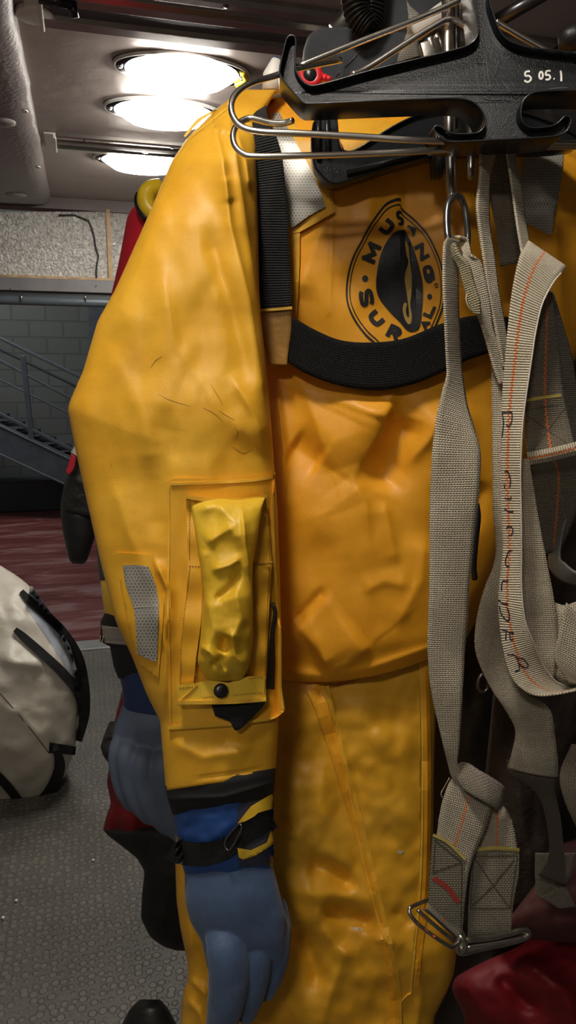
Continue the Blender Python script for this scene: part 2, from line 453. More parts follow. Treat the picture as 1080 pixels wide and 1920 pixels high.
def multi(name, lines, w, tree, mat, parent, hdef, off=.0006, th=.0006, n=5):
    V, F = merge([strip_g(l, w, tree, hdef, off, th, n, len(l) > 2, 1)[:2] for l in lines]); return mesh(name, V, F, mat, parent, smooth=False)
def ribbon(name, st, mat, parent, th=.0017, n=8, nw=8, bow=0.0, u0=0.0, mid=None):
    """webbing strap: stations (xl,yl,hl,xr,yr,hr)"""
    S = np.array(st, float); L = crom(px3(S[:, 0:3]), n); R = crom(px3(S[:, 3:6]), n)
    V = []; uv = []; l = 0
    for i in range(len(L)):
        if i: l += .5*(np.linalg.norm(L[i]-L[i-1])+np.linalg.norm(R[i]-R[i-1]))
        wd = np.linalg.norm(R[i]-L[i])
        for k in range(nw+1):
            t = k/nw; p = L[i]*(1-t)+R[i]*t-H*bow*math.sin(math.pi*t)*wd
            V.append(p); uv.append(((t-.5)*wd-u0, l))
    F = [(i*(nw+1)+k, i*(nw+1)+k+1, (i+1)*(nw+1)+k+1, (i+1)*(nw+1)+k) for i in range(len(L)-1) for k in range(nw)]
    o = mesh(name, V, F, mat, parent, uv=uv); m = o.modifiers.new('s', 'SOLIDIFY'); m.thickness = th; m.offset = 0
    return o


# ================================================================== the place
ZC = 2.46
YB = float(on_z(190, 1208, 0)[1]); XL, XR, YF = -1.3, 1.35, -1.7
def sbox(name, x0, x1, y0, y1, z0, z1, mat, bevel=0):
    return struct(box(name, ((x0+x1)/2, (y0+y1)/2, (z0+z1)/2), (x1-x0, y1-y0, z1-z0), mat, bevel=bevel))
sbox('floor', XL, XR, YF, YB, -.06, 0, matfloor())
sbox('floor_garage', -7, 7, YB+.06, YB+8, -.16, -.10, redfloor())
sbox('ceiling', XL, XR, YF, YB, ZC, ZC+.08, CEIL)
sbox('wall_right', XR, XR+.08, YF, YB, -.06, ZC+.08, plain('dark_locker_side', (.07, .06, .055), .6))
sbox('wall_left', XL-.08, XL, YF, YB, -.06, ZC+.08, WALLM)
sbox('wall_front', XL, XR, YF-.08, YF, -.06, ZC+.08, WALLM)
YW = YB+6.15
sbox('wall_garage', -7, 7, YW, YW+.1, -.16, 5, blockwall())
sbox('trim_1', XL, XR, YB-.09, YB+.06, -.05, .012, plain('threshold_aluminium', (.5, .5, .49), .35, .8), .004)
sbox('trim_2', XL, XR, YB-.02, YB+.06, -.05, -.005, DSTEEL)
zf0 = float(on_y(150, 527, YB)[2]); zf1 = float(on_y(150, 397, YB)[2])
sbox('trim_3', XL, XR, YB-.04, YB+.05, zf1, ZC, plain('brown_header_strip', (.17, .13, .125), .5))
# header beam below the foil
zb0 = float(on_y(100, 549, YB)[2]); zp = float(on_y(100, 566, YB)[2])
sbox('trim_4', XL, XR, YB-.06, YB+.05, zb0, zf0, HDR, .003)
sbox('trim_5', XL, XR, YB-.03, YB+.06, zp, zb0, HDRD)
sbox('trim_6', XL, XR, YB-.058, YB-.02, zf0, zf0+.012, WOODT)
V, F = tube_g([(XL, YB-.03, zp), (XR, YB-.03, zp)], .024, 20)
struct(mesh('trim_7', V, F, plain('slate_door_seal_roll', (.10, .125, .145), .4, var=.1)))
for px in (40, 160):
    c = on_y(px, 553, YB-.065); sc = mesh('screw', *tube_g([c, c+[0, 0, -.028]], .005, 8), CHR); tag(sc, 'small pale fixing under the grey header beam, the %s one' % ('left' if px < 100 else 'one nearer the orange sleeve'), 'fixing')
    c = on_y(px-20 if px < 100 else px+20, 541 if px < 100 else 536, YB-.062); tag(mesh('rivet', *tube_g([c, c+[0, -.004, 0]], .004, 8), CHR), 'tiny pale rivet on the grey header beam, %s' % ('towards the picture edge' if px < 100 else 'beside the suit'), 'rivet')
# foil insulation sheets
def sheet(name, pts, yoff, label):
    P = [on_y(x, y, YB-yoff) for x, y in pts]; n = len(P)
    V = P+[p+np.array([0, .012, 0]) for p in P]; F = [tuple(range(n)), tuple(range(n, 2*n))[::-1]]+[(i, i+n, (i+1) % n+n, (i+1) % n) for i in range(n)]
    o = mesh(name, V, F, FOIL, None, False); bm = bmesh.new(); bm.from_mesh(o.data); bmesh.ops.recalc_face_normals(bm, faces=bm.faces[:]); bm.to_mesh(o.data); bm.free()
    return tag(o, label, 'insulation')
sh1 = sheet('insulation_sheet', [(-330, 400), (37, 401), (37, 420), (60, 424), (100, 408), (140, 404), (165, 414), (176, 444), (183, 480), (180, 520), (100, 522), (-330, 524)], .05, 'large crinkled silver foil sheet above the header beam, with a curling torn right edge')
sheet('insulation_sheet', [(-330, 397), (203, 397), (208, 522), (-330, 526)], .03, 'silver foil sheet behind the torn one, showing between the tear and the batten')
te = [(110, 404), (140, 403), (152, 408), (166, 414), (172, 428), (178, 446), (180, 462), (184, 480), (182, 498), (181, 512), (180, 521)]
mesh('tear_line', *tube_g([on_y(x+random.uniform(-1, 1), y, YB-.062) for x, y in te], .0045, 7), plain('dark_tear_line', (.03, .03, .03), .7), sh1)  # thin dark tube drawn along the tear
sheet('insulation_sheet', [(196, 397), (420, 397), (420, 524), (207, 524)], .02, 'darker crinkled foil sheet right of the wooden batten, beside the red shoulder')
tag(box('batten', tuple((on_y(203, 400, YB-.05)+on_y(207, 522, YB-.05))/2), (.02, .012, .37), WOODT), 'narrow wooden batten standing between two foil sheets', 'batten')

# padded overhead locker panel at the left, below the ceiling
e0 = on_z(97, 397, 2.40); e1 = on_z(20, 2, 2.40)
g = root('padded_ceiling_panel', (XL/2, 2.5, 2.42), 'taupe padded vinyl panel with rounded edge fixed under the ceiling at left', 'ceiling panel')
def padpanel():
    V = []; F = []; ny = 60; yA, yB_ = e0[1], -1.2
    prof = [(0, 0), (.012, -.018), (.035, -.030), (.07, -.036), (.2, -.038), (.6, -.038)]
    dx = (e1[0]-e0[0])/(e1[1]-e0[1])
    for i in range(ny+1):
        y = yA+(yB_-yA)*i/ny; xe = e0[0]+dx*(y-yA); rnd = min(1, (i/ny*3.9)/.12)**.5
        V.append((xe, y, ZC))
        for k, (a, b) in enumerate(prof):
            V.append((xe-a-(.004*math.sin(y*9)+.003*math.sin(y*23)), y-(1-rnd)*.0, 2.438+b*max(.15, rnd)))
        V.append((XL, y, 2.40))
    m = len(prof)+2
    for i in range(ny):
        for k in range(m-1): F.append((i*m+k, i*m+k+1, (i+1)*m+k+1, (i+1)*m+k))
    F.append(tuple(range(m)))
    return V, F
mesh('padding', *padpanel(), VINYL, g)
for (px, py, r) in ((46, 209, .011), (71, 314, .011)):
    c = on_z(px, py, 2.398); V, F = tube_g([c+[0, 0, .006], c+[0, 0, -.001], c+[0, 0, -.004]], [r, r, r*.45], 14); mesh('screw', V, F, CHR, g)
for (px, py, r) in ((4, 229, .045), (30, 365, .05)):
    c = on_z(px, py, 2.400); V, F = tube_g([c+[0, 0, .01], c+[0, 0, -.002], c+[0, 0, -.009], c+[0, 0, -.011]], [r, r, r*.7, .004], 24); mesh('button', V, F, VINYL, g)

# aluminium tracks across the ceiling
def track(pyf, pyn, x_start, label, ext=.9):
    a = on_z(x_start, pyf, ZC); b = on_z(x_start, pyn, ZC); y1, y0 = a[1], b[1]; x0 = a[0]
    g = root('ceiling_track', (x0, y0, ZC), label, 'track')
    w = y1-y0; V = []; F = []
    prof = [(0, 0), (0, -.012), (.06, -.016), (.16, -.016), (.2, -.006), (.3, -.006), (.34, -.018), (.46, -.020), (.5, -.008), (.74, -.008), (.78, -.018), (.94, -.018), (1, -.006), (1, 0)]
    for x in (x0, XR-.01):
        for p, z in prof: V.append((x, y1-p*w, ZC+z))
    m = len(prof); F = [(k, k+1, k+1+m, k+m) for k in range(m-1)]+[tuple(range(m)), tuple(range(m, 2*m))]
    mesh('rail_profile', V, F, ALU, g, False, bevel=.001)
    box('slot', (x0+(XR-x0)/2, y1-.62*w, ZC-.0095), (XR-x0-.03, w*.2, .003), DARKT, g)
    mesh('end_bracket', *merge([bar((x0-.005, y1, ZC-.012), (x0-.005, y0, ZC-.014), .02, .012), bar((x0-.02, y1, ZC-.004), (x0-.02, y0-.01, ZC-.006), .006, .05)]), LUM, g, False, bevel=.004)
    for k in range(5):
        c = np.array([x0+.11+k*.34, y1-.1*w, ZC-.016]); mesh('screw', *tube_g([c, c+[0, 0, -.003]], [.008, .006], 12), DSTEEL, g)
track(248, 275, 104, 'short aluminium track across the ceiling between the two farther lamps')
track(-60, 42, 72, 'wide aluminium track across the ceiling, closest to the hangers')
c = on_z(112, 2, ZC-.02)
tag(mesh('black_clamp', *merge([tube_g([c+[-.05, 0, 0], c+[.03, 0, -.005]], .012, 10), tube_g([c+[.03, 0, 0], c+[.035, .01, -.03]], .011, 10)]), BLKP), 'small black clamp on the left end of the wide ceiling track', 'clamp')
br = on_z(66, 28, ZC-.01); V, F = tube_g([br+[0, 0, .01], br+[0, 0, -.006]], .05, 28)
tag(mesh('ceiling_plate', V, F, LUM, None, bevel=.003), 'pale round plate beside the left end of the wide ceiling track', 'plate')
c = on_z(512, 78, ZC); g = root('ceiling_screw_cup', c, 'small recessed screw cup in the ceiling left of the black hanger tip', 'screw')
mesh('cup', *tube_g([c+[0, 0, .002], c+[0, 0, -.003]], [.028, .024], 20), ALU, g); mesh('screw', *tube_g([c+[0, 0, -.001], c+[0, 0, -.006]], [.011, .008], 6), DSTEEL, g)

# lamps
EM = emis('lit_lamp_lens', (1.0, .94, .85), 34.0)
def oval(c, a, b, z0, z1, a1=None, b1=None, n=48):
    a1 = a1 or a; b1 = b1 or b; V = []
    for (A, B, z) in ((a, b, z0), (a1, b1, z1)): V += [(c[0]+A*math.cos(t), c[1]+B*math.sin(t), z) for t in np.linspace(0, 2*math.pi, n, endpoint=False)]
    return V, [(k, (k+1) % n, (k+1) % n+n, k+n) for k in range(n)]+[tuple(range(n))[::-1], tuple(range(n, 2*n))]
def lamp(c, label, yellow=False, ZC=ZC):
    g = root('ceiling_lamp', (c[0], c[1], ZC), label, 'ceiling lamp', 'oval lamps set in the ceiling')
    mesh('lamp_housing', *oval(c, .212, .120, ZC, ZC-.012, .20, .112), BLKP, g)
    mesh('bezel', *merge([tube_g([(c[0]+.205*math.cos(t), c[1]+.117*math.sin(t), ZC-.005) for t in np.linspace(0, 2*math.pi, 48, endpoint=False)], .006, 8, True)]), LUM, g)
    mesh('lens', *oval(c, .176, .124, ZC-.011, ZC-.044, .125, .085), EM, g)
    for s in (-1, 1):
        p = np.array([c[0]+s*.188, c[1], ZC-.012]); mesh('screw', *tube_g([p, p+[0, 0, -.005]], [.009, .006], 12), CHR, g)
    if yellow:
        mesh('yellow_tip', *merge([tube_g([(c[0]+.198*math.cos(t), c[1]+.108*math.sin(t), ZC-.013) for t in np.linspace(-.45, .45, 10)], .009, 8)]), YPAINT, g)
    return g
L1, L2, L3 = on_z(342, 128, ZC), on_z(308, 205, ZC), on_z(268, 298, ZC)
lamp(L1, 'lit oval ceiling lamp nearest the hangers, with a yellow tip at its right end', True)
lamp(L2, 'lit oval ceiling lamp in the middle of the row of three')
lamp(L3, 'lit oval ceiling lamp farthest away, partly behind the orange shoulder')
AISLE = ((-.16, .40), (-.62, -.75))  # unseen: first lamp inferred from the shadows, second added as front fill
for x, y in AISLE:
    lamp((x, y), 'unseen oval lamp over the aisle, one of an inferred key and an added fill', False, 2.40 if x < -.3 else ZC)
def area(name, loc, size, power, col, rot=(0, 0, 0), shape='DISK', sy=None, spread=math.pi):
    l = bpy.data.lights.new(name, 'AREA'); l.energy = power; l.color = col; l.shape = shape; l.size = size; l.spread = spread
    if sy: l.size_y = sy
    o = bpy.data.objects.new(name, l); o.location = loc; o.rotation_euler = rot; C.objects.link(o); return o
for i, (x, y) in enumerate(AISLE): area('aisle_key_fill_light', (x, y, (2.40 if x < -.3 else ZC)-.05), .24, (10, 3.2)[i], (1, .90, .76))
area('garage_light', (-1.5, YB+4.0, 4.2), 1.6, 48, (1, .98, .94), (0, 0, 0), 'SQUARE')

# staircase in the garage
hs = hd(on_y(60, 800, YB+4.9))
g = root('staircase', on_z(-100, 960, -.1), 'grey steel staircase with railings descending right in the garage behind', 'staircase')
def line(p, q, w, d, mat, name, e0=0., e1=0.):
    a, b = at(*p, hs), at(*q, hs); v = b-a; mesh(name, *bar(a-v*e0, b+v*e1, w, d), mat, g, False, bevel=.008)
line((0, 634), (200, 731), .035, .05, GST, 'handrail', 1.2, .9)
line((0, 655), (200, 752), .03, .04, GSTD, 'rail', 1.2, .9)
line((0, 676), (200, 783), .03, .04, GST, 'rail', 1.2, .9)
line((0, 712), (200, 810), .02, .03, GST, 'rail', 1.2, .9)
line((0, 776), (200, 876), .04, .05, GST, 'rail', 1.2, .9)
line((0, 822), (200, 915), .33, .06, GST, 'stringer', 1.2, .9)
line((0, 797), (200, 893), .02, .09, plain('stringer_flange', (.16, .185, .205), .45), 'stringer_edge', 1.2, .9)
line((0, 850), (200, 943), .02, .09, plain('stringer_flange_low', (.14, .165, .185), .45), 'stringer_edge', 1.2, .9)
for px in (47, -110, 205):
    py = 634+(px)*.485; a, b = at(px-4, py+10, hs), at(px+14, py+180, hs); mesh('post', *bar(a, b, .06, .06, up=(0, 1, 0)), GST, g, False, bevel=.008)
# far stringer and treads behind the near one
for k in range(16):
    px = -230+k*31; py = 788+px*.487; a = at(px, py, hs); mesh('tread', *bar(a+np.array([0, .05, 0]), a+np.array([0, .55, 0]), .04, .27), GSTD, g, False)
cx_ = on_y(186, 700, YW-.08)
sbox('column_garage', cx_[0]-.11, cx_[0]+.11, YW-.1, YW, -.10, 5, GST, .01)  # steel column standing against the garage wall
sbox('low_bench_garage', -7, 7, YW-.55, YW-.1, -.10, .30, GSTD, .02)  # low dark bench, a kerb along the garage wall

# ================================================================== duffel bag on the mat
hb = hd(on_z(60, 1500, 0))+.06
gb = root('duffel_bag', on_z(-60, 1525, 0), 'large soiled cream duffel bag with black straps lying on the grey mat', 'duffel bag')
brel = relief_fn([([(0, 1240), (85, 1250)], 16, .03, 7), ([(88, 1250), (95, 1400)], 10, .02, 30), ([(0, 1130), (60, 1150), (140, 1290)], 20, .012), ([(20, 1320), (80, 1390)], 14, .02),
                  ([(70, 1440), (135, 1380)], 12, .02), ([(0, 1390), (50, 1420)], 12, .02), ([(0, 1090), (70, 1110)], 12, .014), ([(-60, 1300), (40, 1340)], 18, .02)],
                 ((60, 50, .012, 3), (24, 30, .004, 8)))
bag = loft('bag_body', [(-330, 1075, -10, 1054, hb+.25, .02), (-350, 1110, 50, 1090, hb+.2, .14), (-365, 1180, 108, 1165, hb+.14, .22), (-370, 1260, 143, 1245, hb+.1, .26), (-370, 1340, 150, 1325, hb+.07, .27),
                        (-365, 1420, 141, 1405, hb+.05, .24), (-350, 1480, 118, 1465, hb+.04, .17), (-320, 1518, 78, 1505, hb+.02, .08), (-280, 1530, 30, 1527, hb, .02)], BAGM, gb, brel, 7, 180, .7)
tb = bvh(bag)
decal('side_panel', [(60, 1098), (100, 1155), (132, 1212), (148, 1270), (140, 1290), (118, 1240), (84, 1190), (50, 1140), (40, 1108)], tb, BAGB, gb, hb, .002, .004)
strip('strap', [(40, 1108), (58, 1128), (92, 1158), (122, 1190), (146, 1235), (156, 1290), (158, 1340), (148, 1390)], [9, 16, 17, 17, 22, 24, 20, 12], tb, BWEB2, gb, hb, .012, .006)
strip('strap', [(28, 1180), (44, 1194), (80, 1226), (118, 1262), (148, 1300), (158, 1345)], [10, 15, 17, 18, 19, 14], tb, BWEB2, gb, hb, .014, .006)
strip('strap', [(92, 1402), (112, 1404), (142, 1408)], [20, 18, 16], tb, BWEB2, gb, hb, .012, .006)
strip('strap', [(102, 1396), (112, 1430), (106, 1460), (88, 1492), (62, 1514), (20, 1524), (-20, 1524)], [10, 20, 22, 22, 18, 12, 8], tb, BWEB2, gb, hb, .016, .006)
strip('strap', [(-20, 1440), (8, 1468), (40, 1508)], [16, 17, 17], tb, BWEB2, gb, hb, .012, .006)
strip('seam', [(0, 1300), (30, 1334), (60, 1370), (96, 1418)], 1.8, tb, WEBP, gb, hb, .002, .002)
for px, py, c in ((174, 1614, WPAINT), (30, 1690, WPAINT), (5, 1722, WPAINT)):
    p = on_z(px, py, .003); tag(mesh('crumb', *tube_g([p, p+[.004, .002, .004]], [.006, .003], 7), c), 'tiny white crumb on the grey mat, %s' % {174: 'one nearest the black trouser leg', 30: 'the larger of the two towards the picture edge', 5: 'the one farthest from the suits'}[px], 'crumb')
# ================================================================== main suit
S = root('immersion_suit', at(640, 1900, 1.07), 'orange-yellow survival suit with round black chest emblem, hanging in front of the others', 'survival suit')
trel = relief_fn([
    # chest above the sash
    ([(757, 330), (756, 420), (766, 470), (776, 540)], 20, -.004, 6, 0),
    ([(627, 360), (622, 460), (616, 590)], 3, .0018, 3, 0),
    ([(640, 350), (580, 480), (560, 560)], 26, .008), ([(700, 320), (690, 420), (640, 520)], 30, .006),
    ([(850, 330), (880, 470), (900, 580)], 40, .012), ([(1000, 300), (1040, 420), (1060, 640)], 18, .016, 40),
    ([(960, 460), (1000, 560), (990, 680)], 26, .010),
    # under the sash
    ([(734, 752), (712, 811), (657, 902)], 13, .032, 95, 2), ([(734, 735), (734, 752), (722, 790)], 12, .010, 60), ([(622, 884), (592, 790), (551, 684)], 14, .016, 80, 2), ([(545, 832), (604, 868)], 34, -.012),
    ([(655, 895), (686, 940), (694, 1047)], 14, .011, 70, 2), ([(720, 935), (732, 1000), (745, 1060)], 12, .007, 34), ([(856, 750), (800, 830), (752, 880)], 16, .022, 50, 2), ([(765, 780), (740, 850), (705, 920)], 34, -.020),
    ([(551, 1165), (582, 1135), (612, 1104)], 10, -.007), ([(696, 1208), (650, 1244), (600, 1264)], 16, .020, 70), ([(551, 1165), (590, 1210), (620, 1255)], 26, .012, 16), ([(770, 1100), (720, 1090), (680, 1110)], 14, .006, 30),
    ([(800, 1000), (790, 1090), (740, 1180)], 24, .008), ([(830, 900), (815, 1040)], 20, -.010), ([(516, 700), (534, 850), (524, 990)], 8, .012, 16), ([(880, 760), (860, 900), (830, 1000)], 26, .014), ([(900, 900), (880, 1000)], 20, -.01),
    ([(531, 1256), (616, 1270), (700, 1250), (804, 1214)], 10, .010, 22, 0),
], ((170, 200, .008, 2), (70, 95, .0012, 9)))
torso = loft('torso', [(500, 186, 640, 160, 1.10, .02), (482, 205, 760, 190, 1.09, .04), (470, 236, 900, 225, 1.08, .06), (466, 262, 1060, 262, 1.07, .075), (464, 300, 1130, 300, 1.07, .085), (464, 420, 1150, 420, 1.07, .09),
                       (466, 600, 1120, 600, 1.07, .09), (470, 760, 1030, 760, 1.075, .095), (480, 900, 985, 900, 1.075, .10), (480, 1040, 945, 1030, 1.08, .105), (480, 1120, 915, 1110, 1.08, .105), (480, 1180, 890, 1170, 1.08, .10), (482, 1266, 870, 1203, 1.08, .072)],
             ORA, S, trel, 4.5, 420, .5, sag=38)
lrel = relief_fn([
    ([(575, 1622), (615, 1626), (668, 1668)], 17, -.020), ([(540, 1560), (590, 1590), (660, 1630)], 30, .008), ([(600, 1706), (650, 1716), (705, 1734)], 17, -.018), ([(560, 1680), (620, 1676), (700, 1690)], 26, .008),
    ([(555, 1730), (580, 1780), (600, 1860)], 18, -.014), ([(600, 1740), (650, 1790), (690, 1850)], 22, .010), ([(530, 1400), (560, 1520), (560, 1600)], 30, .010),
    ([(610, 1420), (600, 1520), (640, 1600)], 26, .008), ([(660, 1750), (620, 1860), (600, 1940)], 26, .012), ([(740, 1700), (770, 1740)], 14, -.012), ([(700, 1760), (760, 1770)], 12, .008),
    ([(350, 1650), (352, 1720), (360, 1800)], 10, .008), ([(352, 1835), (372, 1850), (390, 1870)], 9, .012, 5), ([(345, 1870), (375, 1900), (385, 1930)], 8, .010), ([(536, 1280), (530, 1500), (536, 1560)], 22, -.016),
    ([(588, 1290), (650, 1480), (700, 1650), (735, 1800), (742, 1930)], 6, .004, 6, 0), ([(606, 1288), (660, 1470), (712, 1660), (748, 1820)], 5, .004, 5, 0),
    ([(800, 1230), (803, 1500), (796, 1690)], 9, .008, 9, 0), ([(770, 1740), (790, 1860), (780, 1950)], 16, .010), ([(670, 1330), (720, 1400), (760, 1420)], 30, .006), ([(650, 1450), (720, 1500), (790, 1560)], 22, .005),
], ((75, 95, .008, 4), (40, 50, .0008, 12)))
leg = loft('trouser', [(345, 1170, 850, 1150, 1.10, .03), (343, 1215, 858, 1195, 1.095, .05), (340, 1300, 818, 1290, 1.09, .062), (335, 1450, 814, 1440, 1.085, .07), (328, 1600, 812, 1600, 1.08, .075), (331, 1690, 816, 1690, 1.08, .08),
                     (338, 1740, 850, 1730, 1.08, .08), (352, 1806, 856, 1790, 1.08, .08), (352, 1838, 850, 1830, 1.08, .08), (343, 1862, 838, 1860, 1.08, .08), (338, 1925, 815, 1905, 1.08, .08), (330, 2060, 800, 2060, 1.08, .08)],
           LEG, S, lrel, 5, 320, .5, 3)
srel = relief_fn([
    ([(402, 232), (418, 300), (432, 420), (468, 560), (492, 720)], 9, .014, 34, 0), ([(425, 330), (432, 380)], 10, .006),
    ([(441, 282), (456, 380), (473, 500), (493, 640), (500, 800)], 9, .018, 34, 0), ([(310, 340), (270, 470), (200, 640)], 40, .009, 26), ([(380, 420), (430, 560), (470, 720)], 16, -.006), ([(300, 500), (330, 650), (420, 780), (480, 830)], 24, .008, 50),
    ([(140, 770), (220, 800), (300, 830)], 24, .002), ([(200, 640), (260, 760), (290, 900)], 40, .006), ([(430, 700), (480, 780), (500, 850)], 18, .010),
    ([(330, 760), (300, 900), (290, 1020)], 26, -.007), ([(210, 900), (240, 1000), (300, 1130)], 24, .006), ([(290, 1050), (318, 1110), (310, 1200)], 12, .014, 8), ([(285, 1120), (312, 1220), (306, 1340)], 9, .009),
    ([(320, 1390), (380, 1420), (500, 1400)], 16, .006), ([(360, 1462), (430, 1452), (495, 1440)], 3, -.003), ([(400, 1380), (470, 1400), (515, 1360)], 16, -.006), ([(440, 240), (462, 300), (470, 360)], 9, .012), ([(350, 250), (400, 235), (450, 260)], 8, .008, 4),
], ((110, 190, .006, 6), (60, 90, .0008, 15)))
sleeve = loft('sleeve', [(452, 168, 520, 168, 1.04, .015), (405, 205, 500, 200, 1.02, .04), (352, 258, 482, 250, .99, .05), (322, 302, 481, 300, .97, .058), (272, 418, 484, 420, .95, .062), (215, 545, 486, 545, .935, .064),
                         (183, 602, 490, 602, .93, .064), (156, 695, 500, 695, .925, .064), (131, 752, 505, 752, .92, .064), (127, 768, 506, 768, .92, .064), (131, 790, 508, 790, .92, .064), (141, 842, 512, 842, .92, .062), (165, 950, 520, 950, .915, .060), (190, 1060, 524, 1060, .91, .056),
                         (217, 1165, 527, 1165, .905, .054), (248, 1232, 526, 1225, .905, .052), (275, 1302, 524, 1290, .905, .05), (300, 1352, 522, 1340, .905, .048), (304, 1400, 521, 1385, .905, .047), (311, 1482, 516, 1452, .905, .045)],
              YEL, S, srel, 4.5, 340, .62, 3)
ts, tt_, tl = bvh(sleeve), bvh(torso), bvh(leg)

# shoulder piece carrying the webbing, between sleeve and chest
shl = strip('shoulder_yoke', [(478, 178), (492, 230), (516, 330), (524, 480), (520, 690)], [60, 84, 84, 76, 62], tt_, YEL, S, 1.0, .006, .004, 8, True, 10)
strip('shoulder_seam', [(424, 204), (386, 234), (352, 262), (334, 292)], [3, 5, 5, 3], ts, EDGE, S, 1.0, .0015, .002)
strip('shoulder_flap_edge', [(408, 205), (372, 226), (346, 256)], [3, 8, 4], ts, YLG, S, 1.0, .004, .003)
# webbing over the shoulder
sw = ribbon('shoulder_webbing', [(470, 193, 1.02, 498, 194, 1.02), (456, 206, .985, 500, 206, .985), (456, 232, .965, 503, 222, .962), (470, 262, .955, 516, 250, .952), (478, 310, .955, 530, 300, .952), (484, 400, .955, 538, 400, .95), (483, 500, .957, 544, 500, .952), (481, 582, .96, 548, 578, .956)], BWEB, S, .0025)
tw = bvh(sw)
strip('webbing_keeper', [(483, 582), (515, 580), (548, 577)], 5, tw, EDGE, S, .95, .002, .003)
loop = ribbon('webbing_loop', [(484, 578, .964, 546, 576, .960), (486, 620, .966, 546, 620, .962), (500, 660, .968, 542, 650, .963), (503, 684, .97, 538, 685, .965)], plain('shaded_ochre_fabric', (.40, .21, .045), .45, bump=(60, .002)), S, .003)  # loop's shade under the webbing is put into the darker ochre
# chest sash of black webbing
sash = ribbon('chest_sash', [(548, 594, .962, 538, 678, .968), (590, 618, .955, 578, 702, .960), (640, 638, .952, 634, 722, .957), (700, 642, .950, 706, 732, .955), (760, 634, .950, 774, 720, .955), (830, 606, .955, 838, 694, .960), (890, 592, .965, 890, 670, .968), (960, 596, .985, 952, 660, .985), (1060, 620, 1.02, 1050, 690, 1.02)], BWEB2, S, .003)
# reflective shoulder patches
decal('reflective_patch', [(505, 212), (523, 210), (552, 262), (580, 312), (598, 352), (610, 388), (580, 404), (548, 427), (540, 418), (533, 350), (522, 280)], tt_, REF, S, .97, .012, .002, 9)
decal('reflective_patch', [(985, 283), (1057, 285), (1052, 340), (1034, 440), (1026, 438), (966, 408), (976, 330)], tt_, REF, S, .985, .003, .003, 9)
decal('shoulder_flap', [(520, 205), (560, 240), (590, 300), (620, 352), (628, 398), (604, 412), (560, 436), (546, 438), (540, 300)], tt_, YEL, S, .975, .007, .004, 9)
stitches('stitching', [[(600, 330), (618, 362), (625, 398), (604, 411)], [(549, 421), (580, 400), (606, 385)]], bvh(bpy.data.objects['shoulder_flap']), STI, S, .96, 4, 3, 1.3, .003)
decal('hood_edge', [(640, 222), (720, 226), (760, 240), (700, 262), (680, 284), (650, 290), (636, 260)], tt_, YEL, S, 1.0, .010, .006, 9)

# emblem
EMB = bpy.data.objects.new('chest_emblem', None); EMB.parent = S; C.objects.link(EMB); EMB['label'] = 'round black printed emblem with lettering around a dark oval'
outer = [(751, 372), (736, 374), (721, 383), (701, 409), (688, 430), (677, 451), (660, 484), (650, 523), (649, 562), (660, 594), (681, 625), (701, 644), (740, 676), (790, 660), (823, 600), (834, 560), (832, 513), (823, 480), (803, 439), (778, 411), (753, 389)]
def shrink(P, c, f): return [(c[0]+(x-c[0])*f, c[1]+(y-c[1])*f) for x, y in P]
cc = (744, 530)
O1 = crom(outer, 4, True)
ring = lambda nm, f1, f2: decal(nm, shrink(O1, cc, f1), tt_, PRN, EMB, .97, .0012, .0008, 10, holes=[shrink(O1, cc, f2)[::-1]], smooth=False)
ring('emblem_ring', 1.0, .965); ring('emblem_ring', .93, .912)
inner = [(757, 431), (738, 437), (721, 460), (710, 492), (705, 533), (711, 559), (732, 586), (750, 604), (762, 618), (774, 622), (787, 612), (792, 574), (793, 537), (787, 504), (774, 462), (762, 437)]
decal('emblem_field', crom(inner, 4, True), tt_, PRN, EMB, .97, .0012, .0008, 10, smooth=False)
decal('emblem_plume', crom([(760, 452), (766, 462), (768, 484), (769, 496), (772, 520), (772, 545), (769, 570), (772, 590), (771, 604), (766, 608), (759, 598), (755, 580), (758, 568), (763, 570), (761, 580), (762, 590), (766, 596), (767, 586), (764, 560), (762, 545), (759, 525), (761, 508), (766, 492), (762, 476)], 3, True), tt_, PRY, EMB, .97, .0022, .0008, 10, smooth=False)
def glyph(ch, cx, cy, ang, hgt, wid, tree, mat, parent, hdef, off=.0012, bold=.02, name='emblem_letter', th=.0008):
    cu = bpy.data.curves.new('t', 'FONT'); cu.body = ch; cu.offset = bold; cu.size = 1; cu.resolution_u = 3
    o = bpy.data.objects.new('t', cu); C.objects.link(o); bpy.context.view_layer.update()
    me = bpy.data.meshes.new_from_object(o.evaluated_get(bpy.context.evaluated_depsgraph_get()))
    bpy.data.objects.remove(o); bm = bmesh.new(); bm.from_mesh(me); bpy.data.meshes.remove(me)
    bmesh.ops.remove_doubles(bm, verts=bm.verts[:], dist=1e-4)
    xs = [v.co.x for v in bm.verts]; ys = [v.co.y for v in bm.verts]; x0, x1, y0, y1 = min(xs), max(xs), min(ys), max(ys)
    ca, sa = math.cos(math.radians(ang)), math.sin(math.radians(ang))
    for v in bm.verts:
        a = (v.co.x-(x0+x1)/2)/(x1-x0)*wid; b = (v.co.y-(y0+y1)/2)/max(y1-y0, 1e-6)*hgt
        v.co = (cx+a*ca-b*sa, cy-(a*sa+b*ca), 0)
    return _project(name, bm, tree, mat, parent, hdef, off, th, 10, smooth=False)
